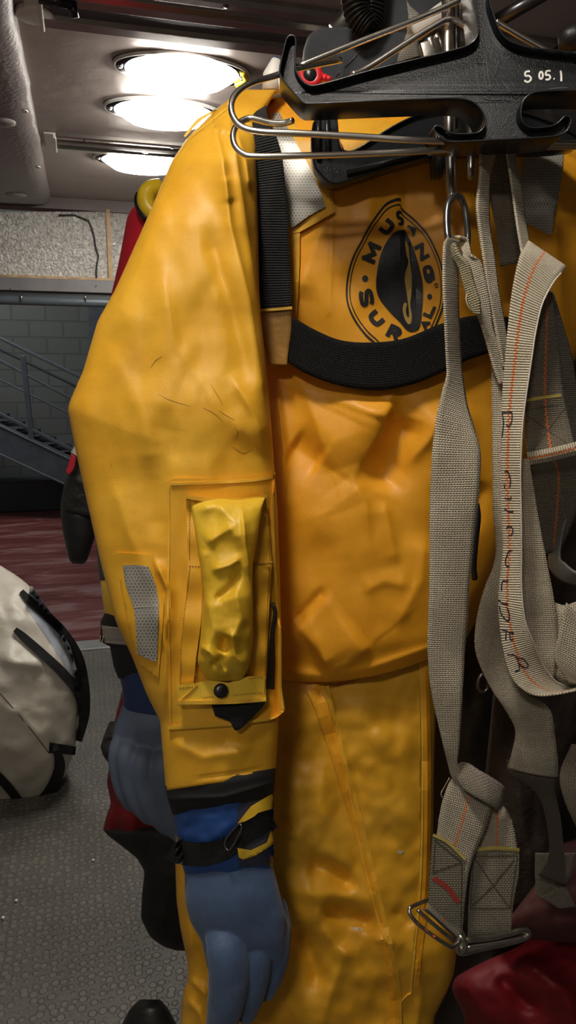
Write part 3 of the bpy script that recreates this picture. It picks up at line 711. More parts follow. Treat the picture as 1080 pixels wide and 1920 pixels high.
STK = {'M': [[(0, 0), (0, 1)], [(0, 1), (.5, .25)], [(.5, .25), (1, 1)], [(1, 1), (1, 0)]], 'U': [[(0, 1), (0, .35), (.12, .08), (.5, 0), (.88, .08), (1, .35), (1, 1)]],
       'S': [[(1, .86), (.8, 1), (.25, 1), (0, .84), (.08, .6), (.5, .5), (.92, .4), (1, .16), (.75, 0), (.2, 0), (0, .14)]], 'A': [[(0, 0), (.5, 1)], [(.5, 1), (1, 0)], [(.2, .3), (.8, .3)]],
       'N': [[(0, 0), (0, 1)], [(0, 1), (1, 0)], [(1, 0), (1, 1)]], 'G': [[(1, .82), (.75, 1), (.25, 1), (0, .8), (0, .2), (.25, 0), (.8, 0), (1, .2), (1, .5)], [(1, .48), (.55, .48)]],
       'R': [[(0, 0), (0, 1)], [(0, 1), (.7, 1), (1, .85), (1, .62), (.7, .45), (0, .45)], [(.55, .45), (1, 0)]], 'L': [[(0, 1), (0, 0)], [(0, 0), (1, 0)]]}
def sletter(ch, cx, cy, ang, hgt, wid, wt):
    ca, sa = math.cos(math.radians(ang)), math.sin(math.radians(ang)); ls = []
    for st in STK[ch]:
        P = [((x-.5)*(wid-wt), (y-.5)*(hgt-wt)) for x, y in st]
        if len(P) == 2:
            (a, b), (c, d) = P; l = math.hypot(c-a, d-b); ex, ey = (c-a)/l*wt*.42, (d-b)/l*wt*.42; P = [(a-ex, b-ey), (c+ex, d+ey)]
        ls.append([(cx+a*ca-b*sa, cy-(a*sa+b*ca)) for a, b in P])
    multi('emblem_letter', ls, wt, tt_, PRN, EMB, .97, .0014, .0008, 4)
for ch, x, y, a, h_, w_, wt in (('M', 697, 474, 66, 27, 37, 7.2), ('U', 725, 425, 52, 26, 29, 7), ('S', 750, 409, 12, 28, 12, 5), ('A', 774, 431, -62, 13, 24, 4), ('N', 791, 472, -62, 20, 31, 6.2), ('G', 804, 514, -76, 20, 33, 6.2),
                            ('S', 687, 558, -82, 27, 32, 6.6), ('U', 706, 596, -50, 26, 29, 7), ('R', 739, 623, -28, 26, 25, 7), ('L', 805, 583, 66, 18, 24, 5), ('A', 797, 608, 56, 15, 18, 4.5)):
    sletter(ch, x, y, a, h_, w_, wt*1.18)
for x, y, r in ((684.5, 522, 6), (805.5, 556, 5)):
    decal('emblem_dot', [(x+r*.95*math.cos(t), y+r*math.sin(t)) for t in np.linspace(0, 2*math.pi, 18, endpoint=False)], tt_, PRN, EMB, .97, .0012, .0008, 12, smooth=False)
decal('emblem_registered', [(818+4*math.cos(t), 535+4.5*math.sin(t)) for t in np.linspace(0, 2*math.pi, 16, endpoint=False)], tt_, PRN, EMB, .97, .0012, .0008, 12, holes=[[(818+3*math.cos(t), 535+3.4*math.sin(t)) for t in np.linspace(0, 2*math.pi, 16, endpoint=False)][::-1]], smooth=False)
glyph('R', 818, 535, 0, 4, 3, tt_, PRN, EMB, .97, .0012, 0, 'emblem_registered_letter')

# trouser: knee-length facing panel and zip flap
pan = decal('leg_panel', [(617, 1290), (700, 1262), (786, 1232), (789, 1400), (788, 1560), (786, 1690), (776, 1760), (770, 1862), (762, 1866), (749, 1880), (742, 1850), (722, 1770), (700, 1690), (678, 1600), (650, 1450), (632, 1360)], tl, LEG, S, 1.01, .006, .005, 7,
            lift=lambda x, y: .003*float(vnoise(x/34, y/30, 5))+.0015*float(vnoise(x/14, y/16, 7)))
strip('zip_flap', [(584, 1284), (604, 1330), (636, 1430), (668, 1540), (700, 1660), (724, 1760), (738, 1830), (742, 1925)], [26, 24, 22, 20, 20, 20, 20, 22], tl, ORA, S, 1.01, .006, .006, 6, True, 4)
strip('zip_flap_edge', [(612, 1286), (628, 1350), (652, 1450), (682, 1560), (708, 1670), (732, 1770), (747, 1850), (750, 1925)], [10, 9, 8, 8, 8, 8, 8, 8], tl, YEL, S, 1.01, .010, .006, 6, True, 2)
strip('panel_edge', [(617, 1290), (632, 1360), (650, 1450), (678, 1600), (700, 1690), (722, 1770), (742, 1850), (749, 1880)], 2.6, bvh(pan), EDGE, S, 1.0, .0015, .002)
strip('panel_edge', [(749, 1879), (763, 1865), (770, 1861)], 4, bvh(pan), EDGE, S, 1.0, .0015, .002, 3, False)
strip('panel_edge', [(617, 1291), (660, 1278), (720, 1254), (786, 1233)], 2.2, bvh(pan), STI, S, 1.0, .0012, .001)
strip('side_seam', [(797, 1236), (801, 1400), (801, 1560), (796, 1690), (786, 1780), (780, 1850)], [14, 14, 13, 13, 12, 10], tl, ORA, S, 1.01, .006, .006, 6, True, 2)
strip('side_seam_edge', [(788, 1236), (792, 1400), (791, 1560), (786, 1690), (776, 1790), (770, 1862)], 4, tl, EDGE, S, 1.01, .007, .005)

# arm pocket
back = decal('pocket_backing', [(313, 906), (322, 900), (332, 897), (400, 899), (470, 894), (508, 890), (517, 886), (514, 905), (516, 990), (521, 1090), (528, 1193), (528, 1290), (534, 1331), (520, 1342), (506, 1352), (430, 1362), (317, 1370), (315, 1250), (312, 1119), (314, 1010)], ts, YEL, S, .86, .0035, .004, 8,
             lift=lambda x, y: .0016*math.sin(y/23)+(.002 if x < 324 or y > 1345 else 0))
tb2 = bvh(back)
strip('backing_hem', [(320, 908), (400, 905), (470, 901), (511, 895)], 5, tb2, EDGE, S, .86, .002, .003)
strip('backing_hem', [(315, 1365), (430, 1357), (505, 1347), (531, 1332)], 6, tb2, EDGE, S, .86, .002, .003)
strip('backing_hem', [(316, 910), (317, 1010), (315, 1119), (318, 1250), (320, 1366)], 3.5, tb2, EDGE, S, .86, .0015, .002)
strip('backing_hem', [(512, 900), (512, 990), (517, 1090), (524, 1193), (524, 1290), (530, 1330)], 5, tb2, EDGE, S, .86, .002, .003)
P = bpy.data.objects.new('arm_pocket', None); P.parent = S; C.objects.link(P)
prel = relief_fn([
    ([(370, 960), (405, 945), (440, 980), (452, 1030)], 22, .012, 16), ([(385, 1020), (415, 1000), (440, 985)], 12, .012), ([(395, 1070), (430, 1060), (452, 1046)], 9, .012), ([(455, 960), (460, 1020), (470, 1080)], 8, .014),
    ([(385, 1110), (400, 1180), (385, 1230)], 20, .012), ([(440, 1100), (452, 1160), (430, 1210)], 18, .014), ([(400, 1128), (430, 1108), (450, 1075)], 8, -.010), ([(372, 1210), (395, 1225), (430, 1270)], 9, .016, 6), ([(430, 1180), (440, 1230), (465, 1260)], 14, .014, 7), ([(425, 1190), (418, 1225)], 12, -.018),
    ([(395, 1250), (412, 1240), (420, 1262)], 8, -.014), ([(375, 1090), (384, 1030)], 10, .008)], ((26, 38, .0014, 3),))
loft('pocket_bag', [(354, 934, 497, 933, .855, .004), (358, 950, 492, 950, .85, .018), (366, 1000, 484, 1000, .845, .026), (375, 1060, 474, 1060, .842, .030), (381, 1120, 474, 1120, .84, .032), (376, 1190, 475, 1190, .84, .032), (370, 1240, 470, 1240, .84, .030), (378, 1262, 462, 1262, .842, .022), (392, 1278, 452, 1276, .845, .010)],
     YLG, P, lambda x, y: .72*prel(x, y), 3.5, 150, .6, 3)
decal('pocket_side_flap', [(349, 930), (364, 936), (376, 1000), (382, 1062), (386, 1090), (380, 1150), (368, 1230), (363, 1282), (334, 1290), (335, 1285), (342, 1190), (350, 1110), (352, 1058)], tb2, YEL, P, .85, .010, .008, 6, lift=lambda x, y: .002*math.sin(y/13))
decal('pocket_side_flap', [(484, 936), (498, 929), (504, 990), (510, 1055), (506, 1120), (501, 1200), (498, 1301), (462, 1270), (470, 1200), (474, 1100), (476, 1050)], tb2, YEL, P, .85, .010, .008, 6, lift=lambda x, y: .003*math.sin(y/12))
strip('pocket_top_hem', [(347, 932), (380, 936), (430, 938), (470, 936), (500, 930)], [5, 8, 9, 8, 5], tb2, EDGE, P, .85, .014, .008, 6)
hem = decal('pocket_bottom_flap', [(333, 1284), (362, 1281), (392, 1276), (430, 1280), (466, 1268), (498, 1270), (499, 1316), (440, 1320), (334, 1323)], tb2, YLG, P, .85, .020, .008, 7)
th_ = bvh(hem)
strip('pocket_hem_edge', [(333, 1318), (390, 1317), (440, 1316), (499, 1311)], 7, th_, EDGE, P, .83, .003, .004)
for l in ([(334, 1320), (370, 1284)], [(466, 1272), (497, 1312)]): strip('pocket_corner_fold', l, 2.6, th_, EDGE, P, .83, .002, .003, 4, False)
c, d = hit(th_, 414, 1295, .83, .001); s_ = mesh('snap', *tube_g([c+d*.004, c-d*.003, c-d*.0045], [.0085, .0085, .006], 24), BLKP, P); s_['label'] = 'round black snap'
V, F = merge([tube_g([c-d*.004, c-d*.0052], [.0035, .003], 16)]); mesh('snap_centre', V, F, BLKR, s_)
tab = ribbon('pull_tab', [(397, 1321, .848, 404, 1342, .846), (440, 1320, .846, 430, 1352, .842), (470, 1316, .845, 446, 1368, .842), (500, 1308, .850, 492, 1324, .85)], BWEB, P, .003); tab['label'] = 'folded black webbing pull tab'
strip('pull_tab_lanyard', [(511, 1130), (516, 1150), (511, 1190), (510, 1240), (507, 1292)], [7, 8, 9, 13, 16], tb2, BWEB2, P, .86, .004, .005)
tube('lanyard_cord', [(508, 1132, .852), (514, 1136, .848), (517, 1152, .848), (512, 1172, .85), (510, 1200, .852)], .0011, BLKR, P)
tsf2 = bvh(bpy.data.objects['pocket_side_flap'], bpy.data.objects['pocket_side_flap.001'], hem)
stitches('stitching', [[(356, 940), (355, 1050)], [(356, 1062), (340, 1200), (338, 1284)], [(366, 1284), (376, 1180), (382, 1070)], [(497, 936), (506, 1050)], [(505, 1062), (499, 1180), (496, 1300)], [(476, 1060), (474, 1180), (466, 1264)],
                       [(336, 1290), (364, 1288)], [(380, 1308), (400, 1306)], [(438, 1304), (494, 1298)], [(466, 1272), (496, 1270)], [(354, 1061), (376, 1062)], [(477, 1060), (508, 1054)]], tsf2, STI, P, .845, 3.4, 2.2, 1.2, .0012)
strip('pocket_bar_tack', [(476, 1058), (511, 1053)], 3, tsf2, STI, P, .845, .001, .002, 3, False)

# sleeve reflective patch on its backing
b2 = decal('patch_backing', [(217, 1036), (250, 1038), (286, 1040), (292, 1080), (308, 1130), (303, 1200), (297, 1276), (280, 1262), (260, 1247), (240, 1170), (226, 1100)], ts, YEL, S, .87, .003, .003, 8)
t2 = bvh(b2)
rp = decal('reflective_patch', [(230, 1060), (255, 1059), (278, 1062), (284, 1076), (292, 1098), (298, 1130), (297, 1170), (294, 1241), (276, 1236), (257, 1226), (255, 1180), (251, 1141), (240, 1110), (234, 1090)], t2, REF, S, .87, .002, .0018, 7)
stitches('stitching', [[(257, 1224), (276, 1234), (292, 1239)]], bvh(rp), STITCHW, S, .87, 3, 2, 1.6)
strip('patch_crease', [(250, 1139), (272, 1137), (297, 1136)], 1.5, bvh(rp), STITCHW, S, .87, .0008, .0006)
SCD = plain('scuff_dirt', (.34, .19, .03), .7)
for ln in ([[(282, 690), (292, 676), (304, 668)], [(296, 738), (318, 750), (358, 762)], [(380, 764), (402, 776), (418, 790)], [(410, 770), (440, 788)], [(436, 838), (456, 850), (474, 842)], [(440, 800), (446, 812), (440, 820)], [(395, 720), (410, 745), (418, 760)], [(208, 868), (210, 880)]]): multi('scuff', [ln], [.6, 1.6, .6], ts, SCD, S, .88, .0003, .0003)
for q in ((751, 1598, 7, 4), (672, 1742, 10, 4)):
    decal('rubbed_mark', [(q[0]+q[2]*math.cos(t), q[1]+q[3]*math.sin(t+.3)) for t in np.linspace(0, 2*math.pi, 12, endpoint=False)], bvh(pan) if q[0] > 700 else tl, plain('rubbed_white', (.55, .50, .34), .5), S, 1.0, .0006, .0004, 10)

# cuff, wrist seal, strap, glove
cuff = loft('cuff_band', [(309, 1474, 517, 1440, .905, .044), (311, 1482, 517, 1452, .905, .049), (314, 1498, 516, 1466, .905, .0485), (320, 1516, 514, 1484, .905, .046), (324, 1528, 513, 1500, .905, .038)], NEOB, S, relief_fn([([(312, 1498), (420, 1494), (515, 1466)], 4, .004, 4, 0)], ()), 3, 140, .62, 2)
wr = loft('wrist_seal', [(322, 1508, 512, 1476, .905, .038), (326, 1540, 513, 1520, .905, .040), (334, 1590, 514, 1585, .905, .040), (344, 1632, 512, 1620, .905, .037), (350, 1650, 510, 1640, .905, .03)], BLUS, S, relief_fn([([(330, 1560), (390, 1580), (440, 1540)], 16, .004), ([(350, 1540), (360, 1590)], 10, -.003)], ((40, 40, .002, 4),)), 4, 140, .62, 2)
twr = bvh(wr)
decal('wrist_side_panel', [(448, 1508), (500, 1496), (513, 1502), (514, 1600), (508, 1622), (448, 1626), (440, 1560)], twr, plain('dark_blue_rubber', (.035, .038, .07), .35), S, .87, .0015, .002, 8)
decal('cuff_tab', [(445, 1544), (470, 1512), (500, 1494), (512, 1488), (512, 1516), (484, 1524), (478, 1530), (460, 1540)], twr, YLG, S, .87, .006, .002, 6)
decal('cuff_tab', [(445, 1590), (470, 1594), (500, 1580), (508, 1558), (513, 1576), (508, 1586), (480, 1604), (456, 1612), (448, 1608)], twr, YLG, S, .87, .006, .003, 6, curve=False)
ws = strip('wrist_strap', [(322, 1588), (340, 1598), (380, 1602), (420, 1592), (432, 1580)], [50, 46, 44, 40, 34], twr, BLKR, S, .87, .006, .004, 6, True, 4)
strip('wrist_strap_tail', [(428, 1590), (455, 1566), (485, 1548), (512, 1534)], [36, 38, 40, 40], twr, BWEB2, S, .87, .004, .003, 6, True, 4)
tube('strap_loop', [(423, 1575, .855), (447, 1546, .853), (452, 1556, .85), (432, 1592, .85), (424, 1590, .853)], .0012, DSTEEL, S, 5, True)
stitches('stitching', [[(332, 1580), (380, 1584), (422, 1572)]], bvh(ws), plain('black_thread', (.03, .03, .03), .8), S, .87, 4, 2, 1.2)
def glove(name, pieces, parent, mat, vox=.0030, sm=8):
    g = bpy.data.meshes.new('g'); V, F = merge(pieces); off = np.array(W(parent))
    g.from_pydata((np.array(V)-off).tolist(), [], F); o = bpy.data.objects.new(name, g); C.objects.link(o); o.parent = parent; g.materials.append(mat)
    m = o.modifiers.new('r', 'REMESH'); m.mode = 'VOXEL'; m.voxel_size = vox; m.use_smooth_shade = True
    m = o.modifiers.new('s', 'SMOOTH'); m.factor = .5; m.iterations = sm
    return o
def fing(pts, r, flat=.9, seg=18):
    P = crom(px3(pts), 8); rr = np.interp(np.linspace(0, 1, len(P)), np.linspace(0, 1, len(r)), r)
    t = np.linspace(0, 1, len(P)); end = np.clip((1-t)*14, .25, 1)**.5; st = np.clip(t*14, .25, 1)**.5
    return tube_g(P, rr*end*st, seg, flat=flat)
def g2(keys, nu=80, e=.7):
    R = rs(keys, 6, 3); a = np.linspace(0, 2*math.pi, nu, endpoint=False); u = .5-.5*np.cos(a); s = np.sin(a); pr = np.sign(s)*np.abs(s)**e
    X = R[:, 0:1]+(R[:, 2:3]-R[:, 0:1])*u; Y = R[:, 1:2]+(R[:, 3:4]-R[:, 1:2])*u; Pp = at(X, Y, R[:, 4:5]-R[:, 5:6]*pr).reshape(-1, 3); n = len(R)
    return list(Pp), [(i*nu+k, i*nu+(k+1) % nu, (i+1)*nu+(k+1) % nu, (i+1)*nu+k) for i in range(n-1) for k in range(nu)]+[tuple(range(nu))[::-1], tuple((n-1)*nu+j for j in range(nu))]
glove('glove', [g2([(345, 1606, 508, 1600, .905, .030), (346, 1640, 514, 1630, .905, .034), (347, 1690, 526, 1680, .90, .036), (356, 1728, 536, 1720, .90, .036), (380, 1768, 534, 1770, .90, .032), (388, 1805, 528, 1800, .90, .022)]),
    fing([(410, 1735, .902), (424, 1770, .876), (430, 1830, .872), (424, 1880, .875), (414, 1930, .885), (410, 1960, .89)], [.021, .028, .029, .027, .021, .015]),
    fing([(474, 1715, .908), (482, 1760, .894), (480, 1820, .892), (470, 1870, .895), (459, 1914, .903)], [.018, .0215, .0225, .020, .013]),
    fing([(506, 1705, .912), (519, 1740, .912), (517, 1790, .912), (508, 1830, .914), (494, 1872, .918)], [.017, .020, .0205, .018, .012]),
    fing([(520, 1680, .925), (532, 1740, .92), (528, 1790, .92), (522, 1830, .925)], [.011, .012, .0115, .008]),
    fing([(372, 1660, .925), (388, 1720, .93), (400, 1780, .935), (404, 1830, .935)], [.014, .016, .015, .010])], S, BLUG, .0021, 2)
# far-arm side: a stub of the second sleeve hangs out of sight behind the straps
# ================================================================== hangers
def hfr(x): return .850-(np.asarray(x, float)-540)*.00010
def offset_in(P, d):
    P = np.array(P, float); n = len(P); out = []
    A = .5*sum(P[i][0]*P[(i+1) % n][1]-P[(i+1) % n][0]*P[i][1] for i in range(n)); sg = 1 if A > 0 else -1
    for i in range(n):
        a, b, c = P[i-1], P[i], P[(i+1) % n]; e1 = (b-a)/(np.linalg.norm(b-a)+1e-9); e2 = (c-b)/(np.linalg.norm(c-b)+1e-9)
        n1 = np.array([-e1[1], e1[0]])*sg; n2 = np.array([-e2[1], e2[0]])*sg; m = n1+n2; m /= np.linalg.norm(m)+1e-9
        out.append(b+m*d/max(.5, float(m@n1)))
    return np.array(out)
def chaik(P, it):
    P = np.array(P, float)
    for _ in range(it):
        Q = np.roll(P, -1, 0); P = np.stack([P*.75+Q*.25, P*.25+Q*.75], 1).reshape(-1, 2)
    return P
def channel(name_rim, name_web, poly, hf, depth, wall, web_at, web_th, mat, parent, nsm=4):
    """moulded channel section: a rim wall around a recessed web"""
    O = chaik(poly, 2); I = offset_in(O, wall); n = len(O)
    ring4 = [at(O[:, 0], O[:, 1], hf(O[:, 0])), at(I[:, 0], I[:, 1], hf(I[:, 0]))]
    back = [ring4[0]+H*depth, ring4[1]+H*depth]
    V = np.concatenate([ring4[0], ring4[1], back[1], back[0]]); F = []
    for k in range(4):
        a, b = k*n, ((k+1) % 4)*n
        F += [(a+i, a+(i+1) % n, b+(i+1) % n, b+i) for i in range(n)]
    rim = mesh(name_rim, V, F, mat, parent, True); bm = bmesh.new(); bm.from_mesh(rim.data); bmesh.ops.recalc_face_normals(bm, faces=bm.faces[:]); bm.to_mesh(rim.data); bm.free()
    b = rim.modifiers.new('b', 'BEVEL'); b.width = .0012; b.segments = 2; b.limit_method = 'ANGLE'; b.angle_limit = math.radians(50)
    M = (O+I)/2; Q = at(M[:, 0], M[:, 1], hf(M[:, 0]))
    from mathutils.geometry import tessellate_polygon
    T = [tuple(t) for t in tessellate_polygon([[Vector((p[0], p[1], 0)) for p in M]])]
    VV = np.concatenate([Q+H*web_at, Q+H*(web_at+web_th)]); FF = T+[tuple(i+n for i in t[::-1]) for t in T]+[(i, (i+1) % n, (i+1) % n+n, i+n) for i in range(n)]
    web = mesh(name_web, VV, FF, mat, parent, False)
    return rim, web
HG = root('plastic_hanger', at(905, -60, .815), 'large black moulded plastic hanger in front, marked 5 05.1 in white', 'hanger')
poly = [(546, 63), (554, 66), (557, 76), (554, 126), (562, 144), (573, 155), (585, 160), (622, 151), (693, 130), (780, 109), (862, 89), (884, 80), (894, 68), (896, 52), (890, 0), (884, -70), (905, -90), (926, -70), (919, 0), (927, 26), (937, 54), (951, 72), (970, 81), (992, 87), (1030, 91), (1080, 97),
        (1180, 118), (1275, 140), (1296, 132), (1304, 108), (1300, 50), (1308, 42), (1320, 50), (1330, 120), (1318, 160), (1290, 180), (1180, 174), (1080, 170), (1008, 172), (990, 180), (981, 192), (978, 210), (981, 228), (994, 238), (1020, 237), (1040, 233), (1050, 225), (1058, 216), (1068, 215), (1074, 222), (1071, 236), (1062, 250), (1040, 258),
        (929, 263), (848, 268), (832, 264), (822, 254), (812, 244), (812, 237), (819, 233), (828, 235), (838, 243), (850, 249), (885, 249), (902, 245), (910, 230), (907, 215), (898, 201), (884, 190), (860, 184), (722, 189), (580, 196), (567, 194), (545, 170), (523, 142), (522, 128), (534, 76), (538, 67)]
rim, web = channel('hanger_rim', 'hanger_web', poly, hfr, .050, 3.4, .014, .004, BLKP, HG, 3)
tweb = bvh(web)
L = lambda pts: [(740+x/3.176, y/3.176) for x, y in pts]
for nm, ls in (('mark_five', [L([(806, 424), (781, 428), (778, 450), (800, 452), (812, 466), (804, 482), (788, 488), (772, 478)])]), ('mark_zero', [L([(872, 424), (862, 440), (862, 460), (872, 470), (882, 455), (880, 435), (872, 424)])]),
               ('mark_five', [L([(928, 421), (905, 424), (900, 446), (916, 446), (926, 458), (918, 472), (898, 474)])]), ('mark_dot', [L([(946, 468), (952, 470)])]), ('mark_one', [L([(988, 420), (992, 450), (992, 484)])])):
    o = multi(nm, ls, 3.6, tweb, WPAINT, HG, .83, .0006, .0005)
RL = plain('raised_plastic_edge', (.05, .052, .056), .3)
U1 = [(482, 372), (488, 430), (500, 520), (520, 570), (550, 590), (600, 594), (640, 590)]; U2 = [(545, 375), (556, 450), (572, 530), (548, 520)]; U3 = [(524, 372), (534, 440), (548, 520)]; K1 = [(614, 370), (600, 445)]; K2 = [(616, 505), (640, 560), (655, 590), (694, 588), (640, 480)]; K3 = [(640, 480), (700, 560), (725, 582), (745, 560)]; U0 = [(482, 372), (545, 375)]
multi('raised_lettering', [L(q) for q in (U1, U2, U3, U0, K1, K2, K3)], 1.5, tweb, RL, HG, .83, .0012, .0012)
SCG = plain('grey_scuffs', (.10, .105, .11), .6)
for q in ([(0, 590), (120, 584), (250, 580), (390, 572)], [(920, 530), (960, 524), (1030, 522)], [(700, 808), (725, 800)], [(565, 820), (590, 822)]): multi('scuff', [L(q)], 1.3, tweb, SCG, HG, .83, .0006, .0004)
# inner stem ribs in the hanger neck
V, F = merge([tube_g(crom(px3([(900, -60, .838), (903, 0, .838), (915, 50, .835), (926, 78, .832), (950, 96, .83), (1000, 108, .826), (1080, 112, .82)]), 6), .002, 8)])
mesh('rib', V, F, BLKP, HG)
H2 = root('plastic_hanger', at(690, 260, .95), 'black plastic hanger carrying the orange suit, seen behind the wire bars', 'hanger')
channel('hanger_rim', 'hanger_web', [(583, 214), (632, 212), (634, 230), (637, 272), (645, 281), (660, 283), (690, 265), (737, 233), (800, 205), (960, 200), (1050, 230), (1100, 262), (1080, 278), (960, 282), (840, 284), (740, 312), (660, 338), (632, 347), (617, 344), (600, 328), (584, 306)], lambda x: .935+0*np.asarray(x, float), .03, 4, .004, .012, BLKP, H2, 3)
V, F = merge([tube_g(px3([(596, 216, .934), (598, 300, .934)]), .003, 8), tube_g(px3([(612, 216, .934), (616, 290, .934)]), .003, 8), tube_g(px3([(650, 325, .934), (740, 300, .934), (800, 286, .934)]), .003, 8)])
mesh('rib', V, F, BLKP, H2)
WH = root('wire_hanger', at(880, -80, .86), 'polished stainless wire drying hanger whose double bars cross the orange shoulder', 'hanger')
tube('wire', [(640, 112, .915), (560, 128, .90), (510, 144, .885), (470, 156, .86), (446, 172, .845), (434, 194, .835), (437, 218, .828), (454, 238, .825), (490, 247, .823), (560, 250, .822), (687, 257, .822), (780, 263, .822), (900, 266, .84), (1120, 270, .86)], .0033, CHR, WH, 8)
tube('wire', [(549, 226, .838), (540, 229, .842), (525, 232, .845), (503, 230, .85), (485, 225, .855), (468, 222, .858), (452, 228, .855), (441, 240, .85), (437, 256, .845), (441, 274, .84), (455, 288, .836), (478, 293, .834), (560, 292, .834), (687, 288, .836), (780, 284, .84), (900, 277, .86), (1120, 274, .88)], .0033, CHR, WH, 8)
tube('wire', [(556, 126, .90), (660, 84, .905), (780, 37, .91), (845, 8, .91), (862, -6, .91), (870, -60, .91)], .0033, CHR, WH, 6)
tube('wire', [(660, 140, .905), (690, 127, .908), (770, 76, .91), (826, 42, .91), (840, 37, .91), (854, 38, .91), (870, 47, .91), (900, 70, .91), (960, 110, .91)], .0033, CHR, WH, 6)
tube('wire', [(930, 40, .92), (946, 50, .92), (1008, 86, .92), (1090, 130, .92)], .0033, CHR, WH, 6)
PS = root('steel_rod', at(845, 370, .9), 'upright bright steel rod behind the hangers with the carabiner at its lower end', 'rod')
V, F = tube_g(px3([(839, -60, .925), (840, 90, .92), (844, 290, .91), (845, 340, .905), (847, 366, .90), (848, 378, .895)]), [.0068, .0068, .0066, .0066, .0055, .003], 16); mesh('shaft', V, F, CHR, PS)
V, F = tube_g(px3([(829, 300, .93), (812, 300, .93)]), [.02, .022], 18); mesh('knob', V, F, BLKR, PS)
V, F = tube_g(px3([(853, -60, .93), (856, 90, .93), (852, 240, .93)]), .004, 10); mesh('shaft', V, F, DSTEEL, PS)
tag(mesh('steel_pin', *tube_g(px3([(882, 200, .92), (883, 330, .90), (884, 336, .90)]), [.0048, .0048, .003], 12), STEEL), 'short grey steel pin hanging right of the bright upright rod', 'pin')
tag(mesh('dark_rod', *tube_g(px3([(930, 40, 1.3), (1010, -6, 1.3), (1100, -60, 1.3)]), .011, 14), DSTEEL), 'dark slanting rod under the ceiling at the top right, beyond the hanger neck', 'rod')
tag(mesh('rubber_bumper', *tube_g(px3([(1062, 92, 1.0), (1066, 76, 1.0), (1078, 70, 1.0), (1110, 74, 1.0)]), [.010, .016, .018, .018], 14), BLKR), 'black rubber bumper showing above the arm of the marked hanger at the picture edge', 'bumper')
tag(mesh('grey_hose', *tube_g(crom(px3([(780, 60, 1.12), (820, 30, 1.1), (850, 8, 1.1), (880, -30, 1.1)]), 6), [.012]*19, 14), LUM), 'pale grey tube between the wire bars left of the hanger neck', 'tube')

# ================================================================== harness hanging on the carabiner
tag(tube('carabiner', [(838, 400, .83), (842, 380, .835), (852, 368, .84), (862, 370, .845), (870, 385, .85), (875, 415, .85), (877, 446, .85), (872, 470, .845), (858, 478, .835), (848, 470, .825), (841, 450, .82), (838, 425, .825)], .0036, DSTEEL, None, 8, True), 'dark steel oval carabiner holding the sewn webbing loop below the rod', 'carabiner')
A = root('webbing_harness', at(850, 460, .82), 'greige webbing harness hanging from the carabiner, ending in a double steel buckle', 'harness')
st1 = [(838, 446, .80, 862, 452, .842), (832, 462, .785, 858, 486, .83), (831, 520, .775, 859, 526, .815), (833, 587, .768, 860, 588, .806), (837, 670, .765, 864, 672, .80), (838, 704, .762, 868, 712, .795), (828, 740, .755, 876, 760, .782), (819, 781, .750, 888, 800, .768), (811, 840, .745, 900, 845, .757), (808, 892, .742, 900, 890, .750), (806, 944, .742, 896, 944, .747), (805, 1085, .742, 881, 1085, .747), (803, 1160, .745, 876, 1165, .750), (802, 1226, .748, 871, 1226, .752), (809, 1299, .752, 867, 1299, .752), (830, 1394, .758, 861, 1394, .76), (838, 1425, .765, 858, 1430, .765), (846, 1455, .77, 874, 1462, .775), (862, 1480, .775, 910, 1476, .79)]
s1 = ribbon('strap', st1, WEB, A, bow=.04)
ribbon('strap', [(845, 444, .845, 862, 444, .835), (862, 446, .85, 878, 452, .84), (866, 470, .84, 884, 478, .83), (872, 500, .83, 900, 490, .835), (882, 540, .82, 910, 530, .83), (890, 575, .815, 918, 570, .825), (900, 600, .81, 922, 610, .82), (912, 640, .808, 930, 640, .818), (926, 690, .806, 943, 690, .815), (936, 720, .805, 950, 720, .81)], WEB, A, .003)
lp = ribbon('sewn_loop', [(838, 478, .81, 852, 455, .80), (850, 484, .805, 862, 478, .795), (862, 502, .80, 878, 495, .79), (870, 535, .797, 888, 528, .79), (880, 570, .795, 899, 562, .788), (887, 586, .795, 901, 590, .79)], webbing('frayed_yellowed_webbing', (.50, .44, .26), (.3, .26, .15)), A, .004)
tube('loose_thread', [(876, 548, .795), (874, 562, .79), (880, 578, .79), (886, 582, .795)], .0005, STITCHW, A)
# knot wrap and lower double strap
ll = ribbon('strap', [(872, 1448, .785, 935, 1470, .80), (848, 1460, .775, 928, 1496, .79), (832, 1495, .765, 921, 1516, .775), (824, 1530, .758, 908, 1560, .765), (819, 1565, .755, 890, 1600, .758), (812, 1600, .752, 878, 1640, .752), (806, 1660, .748, 870, 1705, .748), (803, 1690, .746, 866, 1745, .746), (800, 1706, .748, 862, 1762, .748)], webbing('greige_webbing_offset_tracer', (.60, .53, .41), (.36, .30, .21), True), A, .0022, bow=.03, u0=-.002)
lr = ribbon('strap', [(905, 1480, .805, 935, 1500, .815), (908, 1530, .79, 952, 1524, .80), (900, 1560, .782, 962, 1550, .79), (890, 1592, .776, 969, 1592, .782), (887, 1640, .772, 972, 1635, .776), (882, 1700, .768, 962, 1692, .77), (878, 1740, .766, 958, 1735, .768), (876, 1766, .77, 958, 1755, .772)], webbing('greige_webbing_centre_tracer', (.56, .49, .37), (.33, .28, .2), True), A, .0022, bow=.03)
wrap = ribbon('knot_wrap', [(848, 1440, .78, 870, 1478, .765), (870, 1430, .775, 890, 1492, .755), (898, 1446, .77, 906, 1502, .752), (922, 1460, .772, 918, 1510, .755), (937, 1470, .778, 930, 1516, .765), (943, 1478, .79, 936, 1514, .785)], webbing('dirty_twisted_webbing', (.34, .29, .22), (.17, .14, .11)), A, .005, bow=.12)
tll, tlr = bvh(ll), bvh(lr)
